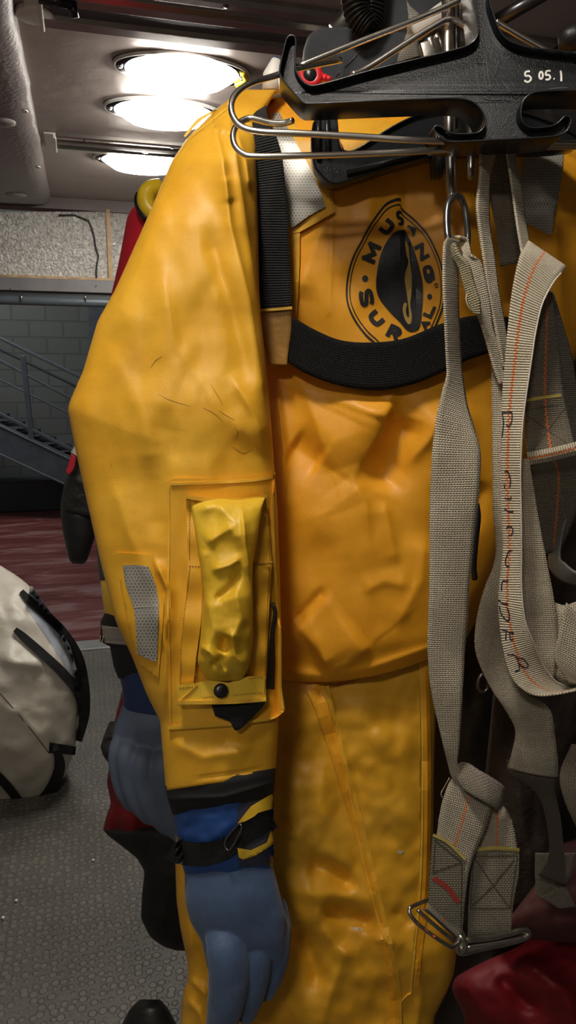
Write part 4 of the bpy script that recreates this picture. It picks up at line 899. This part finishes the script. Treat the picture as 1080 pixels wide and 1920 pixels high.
PAT = webbing('soiled_reinforcing_patch', (.22, .19, .13), (.11, .095, .065)); PATR = webbing('soiled_patch_with_tracer', (.27, .235, .17), (.15, .125, .09), True)
YTR = plain('yellow_trim_tape', (.48, .38, .09), .6)
p1 = decal('reinforcing_patch', [(811, 1565), (840, 1582), (872, 1612), (870, 1670), (867, 1745), (840, 1726), (803, 1692), (806, 1640)], tll, PAT, A, .75, .003, .003, 8)
p2 = decal('reinforcing_patch', [(888, 1598), (930, 1594), (974, 1596), (972, 1640), (958, 1704), (958, 1748), (877, 1760), (878, 1700), (882, 1650)], tlr, PATR, A, .77, .003, .003, 8)
tp1, tp2 = bvh(p1), bvh(p2)
strip('yellow_trim', [(812, 1565), (840, 1580), (873, 1612)], 5, tp1, YTR, A, .75, .002, .004); strip('yellow_trim', [(888, 1594), (930, 1590), (974, 1594)], 7, tp2, YTR, A, .77, .002, .004)
strip('red_stitch_bar', [(813, 1646), (838, 1664), (860, 1692)], 9, tp1, plain('dark_red_thread', (.30, .03, .02), .7), A, .75, .0012, .001)
BTH = plain('dark_zigzag_thread', (.06, .05, .035), .8)
stitches('stitching', [[(890, 1606), (970, 1604)], [(892, 1612), (925, 1660), (956, 1702)], [(964, 1612), (925, 1660), (884, 1700)], [(882, 1704), (956, 1702)], [(888, 1606), (882, 1704)], [(970, 1606), (956, 1702)]], tp2, BTH, A, .77, 6, 1, 2.2, .0014)
stitches('stitching', [[(816, 1576), (866, 1616)], [(812, 1636), (866, 1616)], [(816, 1576), (812, 1640)], [(866, 1616), (864, 1740)]], tp1, BTH, A, .75, 6, 1, 2.0, .0014)
b1 = bpy.data.objects.new('buckle', None); b1.parent = A; C.objects.link(b1)
def fr(nm, pts, r=.0022, hh=None): return tube(nm, pts, r, STEEL, b1, 5, True, 10)
fr('buckle_frame', [(768, 1706, .735), (772, 1700, .738), (802, 1688, .755), (808, 1692, .758), (866, 1748, .748), (864, 1762, .745), (850, 1774, .735), (838, 1772, .730), (790, 1738, .730), (770, 1716, .732)])
tube('buckle_bar', [(783, 1706, .74), (800, 1722, .738), (826, 1744, .736), (850, 1764, .738)], .0022, STEEL, b1); tube('buckle_bar', [(795, 1704, .745), (810, 1716, .742), (836, 1740, .740), (856, 1758, .74)], .0014, DSTEEL, b1)
tube('buckle_frame', [(868, 1768, .75), (880, 1762, .752), (920, 1758, .76), (955, 1750, .768), (975, 1744, .772), (988, 1746, .775), (988, 1756, .772), (950, 1768, .765), (900, 1778, .755), (870, 1786, .748), (860, 1782, .745)], .0036, STEEL, b1, 5, True, 12)
tube('buckle_bar', [(876, 1776, .742), (930, 1768, .755), (980, 1758, .765)], .0016, CHR, b1)
tube('buckle_pivot', [(860, 1757, .744), (868, 1760, .742), (873, 1772, .742), (866, 1784, .744), (858, 1780, .744)], .003, STEEL, b1, 5, True, 10)
multi('paint_marks', [[(784, 1729), (788, 1733)], [(797, 1740), (804, 1746)], [(812, 1754), (816, 1757)], [(792, 1720), (796, 1724)], [(824, 1750), (828, 1753)]], 3.5, bvh(bpy.data.objects['buckle_frame']), ORP, b1, .735, .0006, .0006)
tube('wire_keeper', [(843, 1458, .785), (832, 1478, .782), (827, 1488, .78), (830, 1496, .778)], .0008, CHR, A)

# ================================================================== second harness: handwritten strap and the tangle around it
B = root('webbing_harness', at(1000, 470, .80), 'greige webbing harness with black handwriting along its orange-threaded strap, looped at the right', 'harness')
ribbon('strap', [(900, 286, .86, 930, 286, .87), (900, 330, .85, 918, 330, .87), (894, 380, .845, 916, 380, .86), (898, 425, .84, 918, 430, .86), (906, 480, .835, 926, 480, .85), (914, 540, .83, 934, 545, .84), (926, 600, .82, 944, 600, .835), (936, 650, .81, 951, 650, .825), (944, 690, .81, 954, 690, .82)], WEB, B, .003)
ribbon('strap', [(945, 250, .86, 965, 250, .89), (950, 290, .855, 966, 292, .89), (958, 340, .85, 976, 345, .88), (966, 400, .84, 984, 405, .87), (974, 452, .82, 991, 448, .845), (979, 480, .81, 992, 468, .83)], WEB, B, .002)
ribbon('strap', [(905, 286, .90, 948, 286, .90), (916, 360, .90, 958, 360, .90), (930, 430, .90, 970, 430, .90), (938, 500, .90, 982, 490, .90)], WEBD, B, .002)
st4 = [(990, 452, .815, 1062, 500, .80), (984, 462, .80, 1052, 512, .79), (973, 485, .79, 1036, 532, .785), (960, 545, .785, 1016, 572, .778), (952, 614, .782, 1004, 625, .774), (947, 670, .78, 997, 672, .771), (941, 753, .778, 985, 753, .768), (940, 809, .777, 979, 809, .766), (939, 892, .776, 976, 892, .765), (940, 944, .776, 977, 944, .764), (943, 1029, .775, 978, 1029, .763), (936, 1099, .775, 978, 1099, .763), (935, 1150, .775, 984, 1160, .762), (944, 1222, .773, 1000, 1205, .765), (958, 1268, .77, 1019, 1248, .775), (978, 1291, .765, 1041, 1276, .782), (1003, 1303, .76, 1061, 1287, .785), (1040, 1302, .755, 1084, 1289, .785), (1100, 1290, .75, 1110, 1275, .78)]
s4 = ribbon('strap', st4, WEBT, B, .002, 8, 10, u0=-.003)
t4 = bvh(s4); Z7 = lambda pts: [(780+x/3.6, 420+y/3.6) for x, y in pts]; Z8 = lambda pts: [(780+x/3.556, 860+y/3.556) for x, y in pts]
wr_ = [Z7([(578, 1272), (610, 1272), (650, 1270)]), Z7([(646, 1270), (648, 1320), (634, 1360), (618, 1366), (610, 1350)]), Z7([(582, 1276), (590, 1340), (586, 1390), (580, 1440)]), Z7([(600, 1670), (622, 1674), (632, 1712)]),
       Z8([(590, 84), (612, 90), (628, 130), (626, 190)]), Z8([(588, 170), (592, 200)]), Z8([(588, 262), (630, 268), (632, 252)]), Z8([(590, 335), (618, 352), (644, 356), (640, 344)]), Z8([(604, 470), (612, 452), (636, 456), (646, 480), (636, 510), (616, 510)]),
       Z8([(644, 610), (618, 620), (604, 650), (596, 690), (604, 716), (624, 720)]), Z8([(570, 880), (570, 850), (580, 816), (610, 822), (606, 808)]), Z8([(550, 944), (580, 966), (608, 974), (600, 964)]), Z8([(556, 980), (566, 1030), (596, 1072), (616, 1080), (622, 1040), (606, 990)]),
       Z8([(572, 1140), (610, 1152), (648, 1168), (640, 1150)]), Z8([(600, 1160), (598, 1210)]), Z8([(622, 1160), (632, 1210), (646, 1200)]), Z8([(608, 1306), (650, 1308), (672, 1330), (688, 1380), (686, 1410), (660, 1420)]), Z8([(672, 1330), (712, 1334), (744, 1370), (740, 1390), (710, 1388), (690, 1366)])]
for grp in ((0, 1, 2), (3,), (4, 5), (6,), (7,), (8,), (9,), (10,), (11, 12), (13, 14, 15), (16, 17)): multi('handwritten_letter', [wr_[i] for i in grp], 2.3, t4, INK, s4, .77, .0016, .0005, 4)
# white overlock along its right edge
ed = crom(px3([(a[3], a[4], a[5]-.0015) for a in st4[1:-2]]), 5)
mesh('edge_cord', *tube_g(ed, .0009, 6), STITCHW, B)
st5 = [(920, 640, .835, 948, 640, .83), (921, 680, .83, 950, 680, .825), (923, 760, .825, 952, 760, .815), (924, 892, .82, 960, 892, .81), (925, 960, .82, 962, 960, .808), (930, 1020, .815, 960, 1030, .806), (925, 1060, .812, 958, 1080, .806), (907, 1107, .808, 955, 1130, .808), (893, 1165, .805, 945, 1190, .812), (891, 1215, .80, 948, 1225, .812), (903, 1255, .798, 962, 1262, .81), (926, 1299, .795, 990, 1300, .81), (950, 1335, .80, 1030, 1330, .812), (966, 1370, .81, 1040, 1380, .815), (960, 1410, .82, 1046, 1430, .82), (952, 1440, .83, 1046, 1458, .83)]
ribbon('strap', st5, WEB, B, .002, bow=.05)
ribbon('strap', [(951, 1425, .835, 1046, 1452, .832), (955, 1450, .835, 1040, 1470, .835), (1000, 1480, .85, 1044, 1500, .85), (1020, 1520, .86, 1052, 1540, .86), (1030, 1600, .88, 1060, 1620, .88), (1010, 1640, .9, 1062, 1660, .9)], WEBP, B, .002)
st6 = [(1016, 545, .80, 1034, 550, .81), (1006, 600, .80, 1042, 605, .81), (990, 700, .80, 1052, 700, .81), (986, 745, .80, 1056, 742, .805), (985, 800, .80, 1066, 790, .80), (988, 850, .79, 1076, 832, .785), (992, 866, .79, 1082, 848, .785), (996, 880, .80, 1090, 866, .80), (1000, 900, .815, 1094, 890, .82), (1006, 960, .83, 1080, 960, .84), (1020, 1040, .85, 1052, 1030, .86)]
s6 = ribbon('strap', st6, WEBR, B, .0022); t6 = bvh(s6)
strip('yellow_trim', [(985, 751), (1015, 746), (1052, 741)], 6, t6, YTR, B, .8, .002, .003)
stitches('stitching', [[(985, 769), (1060, 757)], [(990, 780), (1068, 836)], [(1062, 762), (994, 850)], [(992, 854), (1072, 836)]], t6, BTH, B, .8, 7, 1, 2, .0014)
strip('folded_webbing_end', [(990, 860), (1035, 852), (1090, 838)], 24, t6, WEBT, B, .79, .003, .003, 5, True, 3)
ribbon('strap', [(1022, 545, .82, 1036, 548, .84), (1034, 600, .83, 1052, 600, .85), (1044, 680, .84, 1074, 680, .86), (1056, 780, .85, 1088, 780, .87), (1066, 860, .85, 1110, 860, .87)], WEBD, B, .002)
ribbon('strap', [(966, 860, .80, 992, 860, .79), (966, 972, .80, 1010, 972, .79), (966, 1057, .80, 1026, 1057, .79), (970, 1127, .80, 1039, 1127, .79), (984, 1197, .80, 1045, 1197, .79), (1000, 1240, .80, 1042, 1240, .79), (1020, 1290, .81, 1036, 1290, .80)], WEB, B, .002, bow=.04)
ribbon('strap', [(1046, 895, .86, 1096, 900, .85), (1040, 990, .86, 1062, 975, .84), (1028, 1050, .86, 1050, 1040, .84), (1036, 1074, .85, 1060, 1056, .83), (1060, 1092, .84, 1080, 1072, .82), (1100, 1100, .83, 1110, 1080, .81)], plain('grey_smooth_webbing', (.16, .165, .155), .6), B, .002)
ribbon('strap', [(1034, 1262, .80, 1040, 1130, .80), (1056, 1285, .79, 1060, 1135, .79), (1080, 1292, .785, 1084, 1128, .785), (1130, 1280, .78, 1130, 1130, .78)], WEB, B, .002, bow=.05)
ribbon('strap', [(1062, 1130, .775, 1090, 1160, .775), (1048, 1190, .77, 1084, 1200, .77), (1040, 1236, .765, 1084, 1262, .76), (1066, 1280, .762, 1092, 1284, .76)], WEB, B, .002)
ribbon('strap', [(1072, 1395, .80, 1150, 1395, .80), (1050, 1450, .795, 1140, 1470, .795), (1058, 1500, .80, 1140, 1520, .80), (1085, 1560, .81, 1150, 1580, .81)], WEBD, B, .002, bow=.05)
ribbon('strap', [(1004, 1600, .95, 1080, 1600, .95), (1004, 1650, .95, 1070, 1640, .95), (1010, 1680, .94, 1044, 1698, .94), (1060, 1660, .93, 1080, 1700, .93)], WEBD, B, .002)
tube('ring', [(905, 1264, .84), (897, 1276, .838), (897, 1290, .838), (906, 1298, .84), (914, 1290, .842), (916, 1274, .842)], .0018, DSTEEL, B, 5, True, 10)
V, F = tube_g(crom(px3([(893, 945, .86), (896, 970, .855), (892, 1010, .855), (888, 1060, .855), (890, 1085, .855)]), 6), .0075, 10, flat=.5); tag(mesh('black_toggle', V, F, BLKR), 'black rubber toggle hanging just right of the broad front strap', 'toggle')
# ================================================================== neighbouring suits and loose gear
DK = plain('charcoal_suit_fabric', (.035, .032, .030), .6, bump=(60, .004), var=.35, vs=7)
S2 = root('immersion_suit', at(320, 1300, 1.2), 'survival suit behind the orange one, showing a yellow and black sleeve and slate blue glove', 'survival suit')
r2 = relief_fn([([(190, 1000), (230, 1080)], 12, .008)], ((50, 60, .004, 21),))
loft('upper_sleeve', [(230, 600, 420, 600, 1.22, .05), (185, 800, 380, 800, 1.2, .06), (174, 940, 330, 940, 1.19, .06), (178, 1000, 330, 1000, 1.18, .058), (187, 1088, 320, 1088, 1.17, .052)], DK, S2, r2, 6, 120, .6, 3)
loft('forearm', [(187, 1080, 320, 1080, 1.17, .045), (189, 1094, 318, 1094, 1.17, .052), (193, 1130, 318, 1130, 1.165, .05), (201, 1172, 316, 1172, 1.165, .046), (204, 1184, 314, 1184, 1.165, .036)], YLG, S2, r2, 5, 120, .6, 2)
c2 = loft('cuff', [(196, 1150, 318, 1156, 1.165, .046), (188, 1166, 318, 1168, 1.165, .052), (190, 1204, 318, 1208, 1.165, .05), (206, 1212, 318, 1214, 1.165, .048), (213, 1250, 318, 1254, 1.165, .046), (222, 1272, 318, 1272, 1.165, .040)], NEOB, S2, None, 4, 120, .6, 1)
o = strip('cuff_strap', [(188, 1188), (196, 1189), (220, 1192), (250, 1194), (280, 1194)], 32, bvh(c2), plain('grey_velcro_strap', (.26, .235, .205), .8, bump=(300, .0008)), S2, 1.12, .004, .004, 6, True, 3)
stitches('stitching', [[(192, 1176), (270, 1180)], [(194, 1203), (270, 1208)], [(192, 1176), (194, 1203)]], bvh(o), STITCHW, S2, 1.12, 5, 2, 1.2, .0012)
loft('wrist', [(217, 1240, 325, 1240, 1.165, .04), (222, 1262, 325, 1262, 1.165, .044), (229, 1290, 325, 1290, 1.165, .043), (231, 1325, 325, 1345, 1.165, .04), (234, 1350, 325, 1360, 1.165, .032)], plain('navy_rubber_wrist', (.022, .042, .13), .4, var=.3), S2, None, 4, 120, .6, 1)
g_ = glove('glove', [g2([(231, 1318, 330, 1336, 1.165, .034), (222, 1342, 335, 1350, 1.165, .040), (213, 1366, 340, 1366, 1.16, .042), (208, 1400, 345, 1400, 1.16, .040), (212, 1450, 350, 1450, 1.16, .030), (230, 1480, 350, 1480, 1.165, .02)]),
     fing([(232, 1366, 1.165), (220, 1400, 1.13), (220, 1440, 1.128), (232, 1485, 1.13), (252, 1522, 1.14)], [.010, .013, .014, .014, .010]),
     fing([(252, 1372, 1.16), (238, 1410, 1.118), (242, 1455, 1.116), (260, 1505, 1.12), (290, 1545, 1.13)], [.012, .016, .017, .017, .012]),
     fing([(280, 1384, 1.16), (268, 1425, 1.114), (270, 1470, 1.112), (292, 1520, 1.116), (322, 1566, 1.13)], [.014, .018, .019, .019, .012]),
     fing([(316, 1390, 1.16), (306, 1430, 1.114), (306, 1480, 1.112), (322, 1530, 1.116), (345, 1580, 1.13)], [.015, .020, .022, .020, .014])], S2, plain('slate_blue_glove', (.095, .125, .19), .6, bump=(420, .0006), var=.15, vs=18))
S3 = root('immersion_suit', at(250, 1500, 1.7), 'red and black suit farthest back, with a black-gloved arm and a red shoulder', 'survival suit')
r3 = relief_fn([([(130, 890), (180, 930)], 10, .010), ([(115, 950), (170, 965)], 7, .012)], ((40, 30, .008, 31),))
loft('sleeve', [(190, 620, 330, 620, 1.72, .07), (160, 720, 300, 720, 1.7, .07), (143, 830, 240, 830, 1.7, .06), (130, 880, 215, 880, 1.7, .06), (120, 910, 205, 915, 1.7, .055), (114, 940, 200, 945, 1.7, .055), (113, 952, 196, 958, 1.7, .05), (118, 966, 190, 972, 1.7, .04)], NEOB if False else plain('black_sleeve_fabric', (.019, .018, .018), .55, bump=(90, .003), var=.3), S3, r3, 5, 100, .6, 2)
loft('glove', [(114, 948, 182, 958, 1.7, .030), (113, 962, 180, 968, 1.7, .042), (118, 1000, 179, 1005, 1.7, .042), (126, 1040, 168, 1038, 1.7, .036), (130, 1052, 162, 1054, 1.7, .026), (136, 1057, 156, 1058, 1.7, .010)], BLKR, S3, None, 4, 100, .7, 2)
loft('shoulder', [(262, 376, 330, 376, 1.6, .03), (247, 390, 345, 390, 1.6, .06), (238, 408, 350, 408, 1.6, .08), (225, 480, 350, 480, 1.6, .09), (214, 530, 350, 530, 1.62, .09), (196, 600, 340, 600, 1.65, .08), (180, 640, 330, 640, 1.68, .07)], RED, S3, relief_fn([], ((60, 80, .006, 33),)), 6, 100, .6, 2)
V, F = tube_g(crom(px3([(262, 366, 1.52), (260, 378, 1.51), (266, 395, 1.5), (276, 410, 1.5)]), 6), .009, 12); mesh('neck_ring', V, F, BLKR, S3)
V, F = tube_g(crom(px3([(300, 352, 1.52), (282, 356, 1.51), (274, 368, 1.505), (276, 386, 1.5), (290, 402, 1.5)]), 6), .017, 14); mesh('inflated_collar', V, F, YPAINT, S3)
ribbon('reflective_band', [(142, 824, 1.64, 170, 815, 1.62), (140, 838, 1.63, 170, 850, 1.61), (133, 848, 1.63, 165, 868, 1.61)], plain('white_reflective_band', (.68, .67, .64), .45), S3, .004)
ribbon('red_tab', [(134, 850, 1.62, 143, 858, 1.62), (128, 872, 1.62, 138, 880, 1.62), (124, 884, 1.62, 128, 890, 1.62)], RED, S3, .004)
S3b = loft('trouser_red', [(236, 1240, 340, 1240, 1.42, .05), (231, 1285, 345, 1285, 1.42, .07), (215, 1350, 350, 1350, 1.42, .08), (208, 1420, 350, 1420, 1.42, .08), (200, 1466, 350, 1466, 1.42, .08), (208, 1505, 350, 1505, 1.42, .08), (198, 1535, 350, 1535, 1.42, .08), (193, 1556, 350, 1575, 1.42, .06)], REDD, S3, relief_fn([([(205, 1460), (240, 1500)], 14, .01)], ((30, 60, .010, 35),)), 5, 100, .6, 2)
loft('trouser_black', [(193, 1552, 360, 1540, 1.42, .05), (197, 1562, 365, 1550, 1.42, .08), (258, 1610, 370, 1600, 1.42, .09), (271, 1634, 370, 1634, 1.42, .09), (266, 1680, 370, 1680, 1.42, .09), (264, 1722, 370, 1722, 1.42, .09), (282, 1758, 370, 1758, 1.42, .08), (308, 1776, 370, 1776, 1.42, .06), (330, 1782, 368, 1784, 1.42, .02)], NEOB, S3, relief_fn([], ((40, 60, .008, 37),)), 5, 100, .6, 2)
loft('black_pocket', [(206, 1352, 240, 1352, 1.33, .01), (196, 1375, 240, 1375, 1.33, .02), (188, 1400, 240, 1400, 1.33, .025), (194, 1418, 240, 1425, 1.33, .022), (206, 1434, 240, 1440, 1.33, .01)], DK, S3, relief_fn([([(190, 1385), (230, 1375)], 4, .01), ([(192, 1412), (230, 1404)], 4, .01)]), 3, 60, .7, 1)
loft('torso', [(310, 372, 440, 360, 1.62, .04), (300, 420, 480, 420, 1.6, .10), (230, 600, 480, 600, 1.58, .12), (196, 760, 480, 760, 1.56, .12), (196, 900, 480, 900, 1.54, .12), (222, 1000, 480, 1000, 1.52, .12), (262, 1110, 480, 1110, 1.50, .12), (292, 1230, 480, 1230, 1.47, .11), (312, 1330, 480, 1330, 1.45, .09)], REDD, S3, relief_fn([], ((60, 90, .010, 61),)), 8, 120, .6, 3)
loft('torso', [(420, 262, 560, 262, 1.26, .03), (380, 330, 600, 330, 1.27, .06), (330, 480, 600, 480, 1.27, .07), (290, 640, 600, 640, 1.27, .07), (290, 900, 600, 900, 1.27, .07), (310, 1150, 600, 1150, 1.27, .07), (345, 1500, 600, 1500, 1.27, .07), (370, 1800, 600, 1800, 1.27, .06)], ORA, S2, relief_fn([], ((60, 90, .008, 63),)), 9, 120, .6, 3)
BT = root('rubber_boot', at(280, 2150, 1.25), 'black rubber boot standing on the mat at the lower edge, left of the yellow trouser', 'boot')
loft('boot_shaft', [(262, 1874, 300, 1874, 1.26, .02), (244, 1890, 314, 1888, 1.26, .045), (226, 1925, 334, 1925, 1.26, .06), (214, 1985, 345, 1985, 1.26, .065), (205, 2080, 350, 2080, 1.26, .065), (195, 2146, 352, 2146, 1.26, .065)], BLKR, BT, relief_fn([([(240, 1895), (228, 1940)], 5, .006)], ()), 6, 90, .7, 2)
# right-hand background garments
S4 = root('dark_suit', at(1100, 1500, 1.3), 'charcoal suit hanging in the shadow behind the webbing harnesses at right', 'survival suit')
loft('suit_body', [(860, 120, 1250, 120, 1.56, .05), (830, 300, 1270, 300, 1.54, .08), (815, 800, 1270, 800, 1.5, .09), (800, 1200, 1270, 1200, 1.48, .10), (790, 1600, 1270, 1600, 1.48, .10), (800, 2100, 1250, 2100, 1.48, .10)], DK, S4, relief_fn([([(930, 1300), (1000, 1600)], 30, .02), ([(1040, 1000), (1060, 1500)], 30, .02)], ((90, 200, .02, 41),)), 9, 160, .6, 3)
loft('suit_arm', [(930, 900, 1120, 880, 1.25, .03), (925, 1000, 1130, 1000, 1.25, .05), (930, 1250, 1130, 1250, 1.25, .05), (910, 1450, 1060, 1450, 1.25, .05), (890, 1600, 1046, 1600, 1.25, .05), (900, 1700, 1010, 1712, 1.25, .04), (920, 1740, 990, 1748, 1.25, .015)], plain('brown_black_fabric', (.045, .030, .024), .7, bump=(80, .003), var=.3), S4, relief_fn([([(960, 1400), (1000, 1650)], 20, .016)], ((60, 120, .010, 43),)), 8, 120, .6, 3)
S5 = root('red_suit', at(1000, 2050, 1.2), 'dark red garment bunched in the shadow below the steel buckle', 'garment')
loft('red_cloth', [(1010, 1752, 1200, 1740, 1.26, .02), (970, 1776, 1230, 1770, 1.25, .05), (900, 1806, 1250, 1800, 1.24, .07), (852, 1832, 1260, 1832, 1.23, .08), (846, 1856, 1260, 1860, 1.22, .08), (868, 1900, 1260, 1905, 1.22, .08), (880, 1960, 1260, 1965, 1.22, .08), (880, 2080, 1260, 2080, 1.22, .08)], REDD, S5,
     relief_fn([([(975, 1790), (1060, 1860), (1100, 1960)], 20, .03, 34), ([(930, 1830), (1010, 1900)], 16, -.02), ([(860, 1840), (930, 1930)], 20, .012)], ((60, 60, .010, 45),)), 6, 150, .6, 3)
loft('maroon_cloth', [(1030, 1590, 1180, 1540, 1.12, .02), (1010, 1650, 1200, 1610, 1.11, .05), (960, 1715, 1210, 1690, 1.10, .06), (935, 1738, 1220, 1742, 1.10, .05), (990, 1762, 1220, 1778, 1.10, .02)], plain('maroon_nylon', (.075, .02, .018), .6), S5, relief_fn([], ((60, 60, .008, 47),)), 6, 100, .6, 3)
# above the hangers
HD = root('neoprene_hood', at(700, 200, 1.25), 'slate neoprene hood hanging behind the wire bars, above the orange shoulder', 'hood')
loft('hood_shell', [(690, -80, 860, -80, 1.25, .06), (690, 0, 866, 0, 1.25, .08), (688, 34, 868, 34, 1.25, .085), (664, 50, 866, 52, 1.25, .085), (600, 52, 860, 70, 1.25, .08), (578, 66, 850, 100, 1.24, .08), (568, 96, 830, 130, 1.23, .08), (566, 140, 800, 160, 1.22, .07), (570, 180, 780, 190, 1.21, .05), (590, 215, 760, 215, 1.2, .02)], NEO, HD,
     relief_fn([([(592, 66), (640, 110), (640, 160)], 18, .010, 6), ([(720, 0), (700, 70), (620, 150)], 3, .003, 3, 0), ([(700, -40), (690, 30), (660, 48)], 12, .014), ([(790, 0), (760, 90), (700, 150)], 30, .012)], ((80, 80, .006, 51),)), 5, 160, .6, 3)
th2 = bvh(bpy.data.objects['hood_shell'])
strip('seam', [(716, 0), (708, 50), (680, 90), (630, 142)], 1.4, th2, plain('grey_seam', (.14, .145, .15), .6), HD, 1.2, .001, .001)
decal('reflective_flap', [(762, 0), (770, 12), (786, 26), (790, 48), (784, 70), (788, 104), (760, 112), (744, 116), (748, 100), (762, 64), (766, 30)], th2, REF, HD, 1.15, .02, .003, 8)
tag(mesh('steel_latch', *merge([bar(at(790, 104, 1.1), at(826, 92, 1.1), .028, .015), tube_g(px3([(804, 72, 1.1), (812, 96, 1.1)]), .008, 12), tube_g(px3([(815, 66, 1.1), (826, 80, 1.1), (826, 100, 1.1)]), .006, 12)]), STEEL, None, True, bevel=.002), 'small steel latch between the wire bars beside the honeycomb flap', 'latch')
HS = root('corrugated_hose', at(690, 0, 1.18), 'glossy black corrugated hose dropping in front of the dark hood at the top edge', 'hose')
Pc = crom(px3([(668, -60, 1.12), (664, -10, 1.12), (672, 30, 1.12), (690, 52, 1.12)]), 26); rr = [.016+.0032*math.sin(i*2*math.pi/6) for i in range(len(Pc))]
mesh('hose_body', *tube_g(Pc, rr, 24), BLKR, HS)
Pc = crom(px3([(700, -60, 1.14), (700, -10, 1.14), (698, 25, 1.14), (690, 50, 1.14)]), 26); mesh('hose_body', *tube_g(Pc, rr, 24), plain('glossy_black_hose', (.012, .012, .013), .2), HS)
tag(mesh('steel_pipe', *tube_g(px3([(628, 58, 1.3), (660, 20, 1.3), (700, -40, 1.3)]), .013, 18), STEEL), 'bright steel pipe slanting behind the corrugated hose', 'pipe')
RC = root('red_clip', at(590, 142, 1.0), 'red plastic clip with a round black button showing above the hanger arm', 'clip')
V, F = merge([tube_g(crom(px3([(566, 132, 1.0), (582, 128, 1.0), (594, 132, 1.0), (596, 148, 1.0), (586, 158, 1.0), (570, 152, 1.0)]), 5, True), .006, 10, True), tube_g(px3([(600, 138, 1.0), (600, 152, 1.0)]), .005, 8), tube_g(px3([(609, 141, 1.0), (608, 152, 1.0)]), .0045, 8), tube_g(px3([(617, 144, 1.0), (615, 152, 1.0)]), .004, 8)])
mesh('clip_body', V, F, REDP, RC); c = at(581, 143, 1.0); mesh('button', *tube_g([c+H*.01, c-H*.004, c-H*.008], [.0095, .0095, .006], 20), BLKP, RC)
WF = root('hose_fitting', at(514, 150, 1.05), 'white plastic fitting with a blue ring left of the hanger tip', 'fitting')
V, F = tube_g(px3([(518, 112, 1.05), (512, 140, 1.05), (510, 172, 1.05)]), [.006, .013, .013], 16); mesh('fitting_body', V, F, WPAINT, WF)
mesh('blue_ring', *tube_g(crom(px3([(520, 108, 1.05), (508, 118, 1.05), (503, 132, 1.05), (505, 146, 1.05)]), 6), .0028, 10), plain('blue_plastic', (.02, .05, .25), .35), WF)
RLG = root('hanging_rail', (0, 0, 2.2), 'steel rail under the ceiling from which all the suits and hangers hang', 'rail')
a_, b_ = at(900, -420, .93), at(900, -420, 1.8)
RLG.location = tuple(a_)
V, F = tube_g([a_-H*.55, a_+H*1.2], .016, 18); mesh('rail_tube', V, F, STEEL, RLG)
for k in (-.45, .9):
    p = a_+H*k; mesh('rail_bracket', *tube_g([p, [p[0], p[1], ZC]], .010, 12), STEEL, RLG)

# ================================================================== camera, world, view
cam = bpy.data.cameras.new('Camera'); cam.sensor_fit = 'VERTICAL'; cam.sensor_height = 24; cam.lens = 24*FPX/1920; cam.clip_start = .02
co = bpy.data.objects.new('Camera', cam); co.location = (0, 0, CZ); co.rotation_euler = (math.pi/2-PH, 0, -TH); C.objects.link(co)
sc = bpy.context.scene; sc.camera = co
w = bpy.data.worlds.new('World'); sc.world = w; w.use_nodes = True
w.node_tree.nodes['Background'].inputs[0].default_value = (.62, .63, .64, 1); w.node_tree.nodes['Background'].inputs[1].default_value = .10
sc.view_settings.view_transform = 'Standard'; sc.view_settings.look = 'None'; sc.view_settings.gamma = 1; sc.view_settings.use_curve_mapping = False; sc.view_settings.exposure = 0.44
sc.cycles.max_bounces = 6
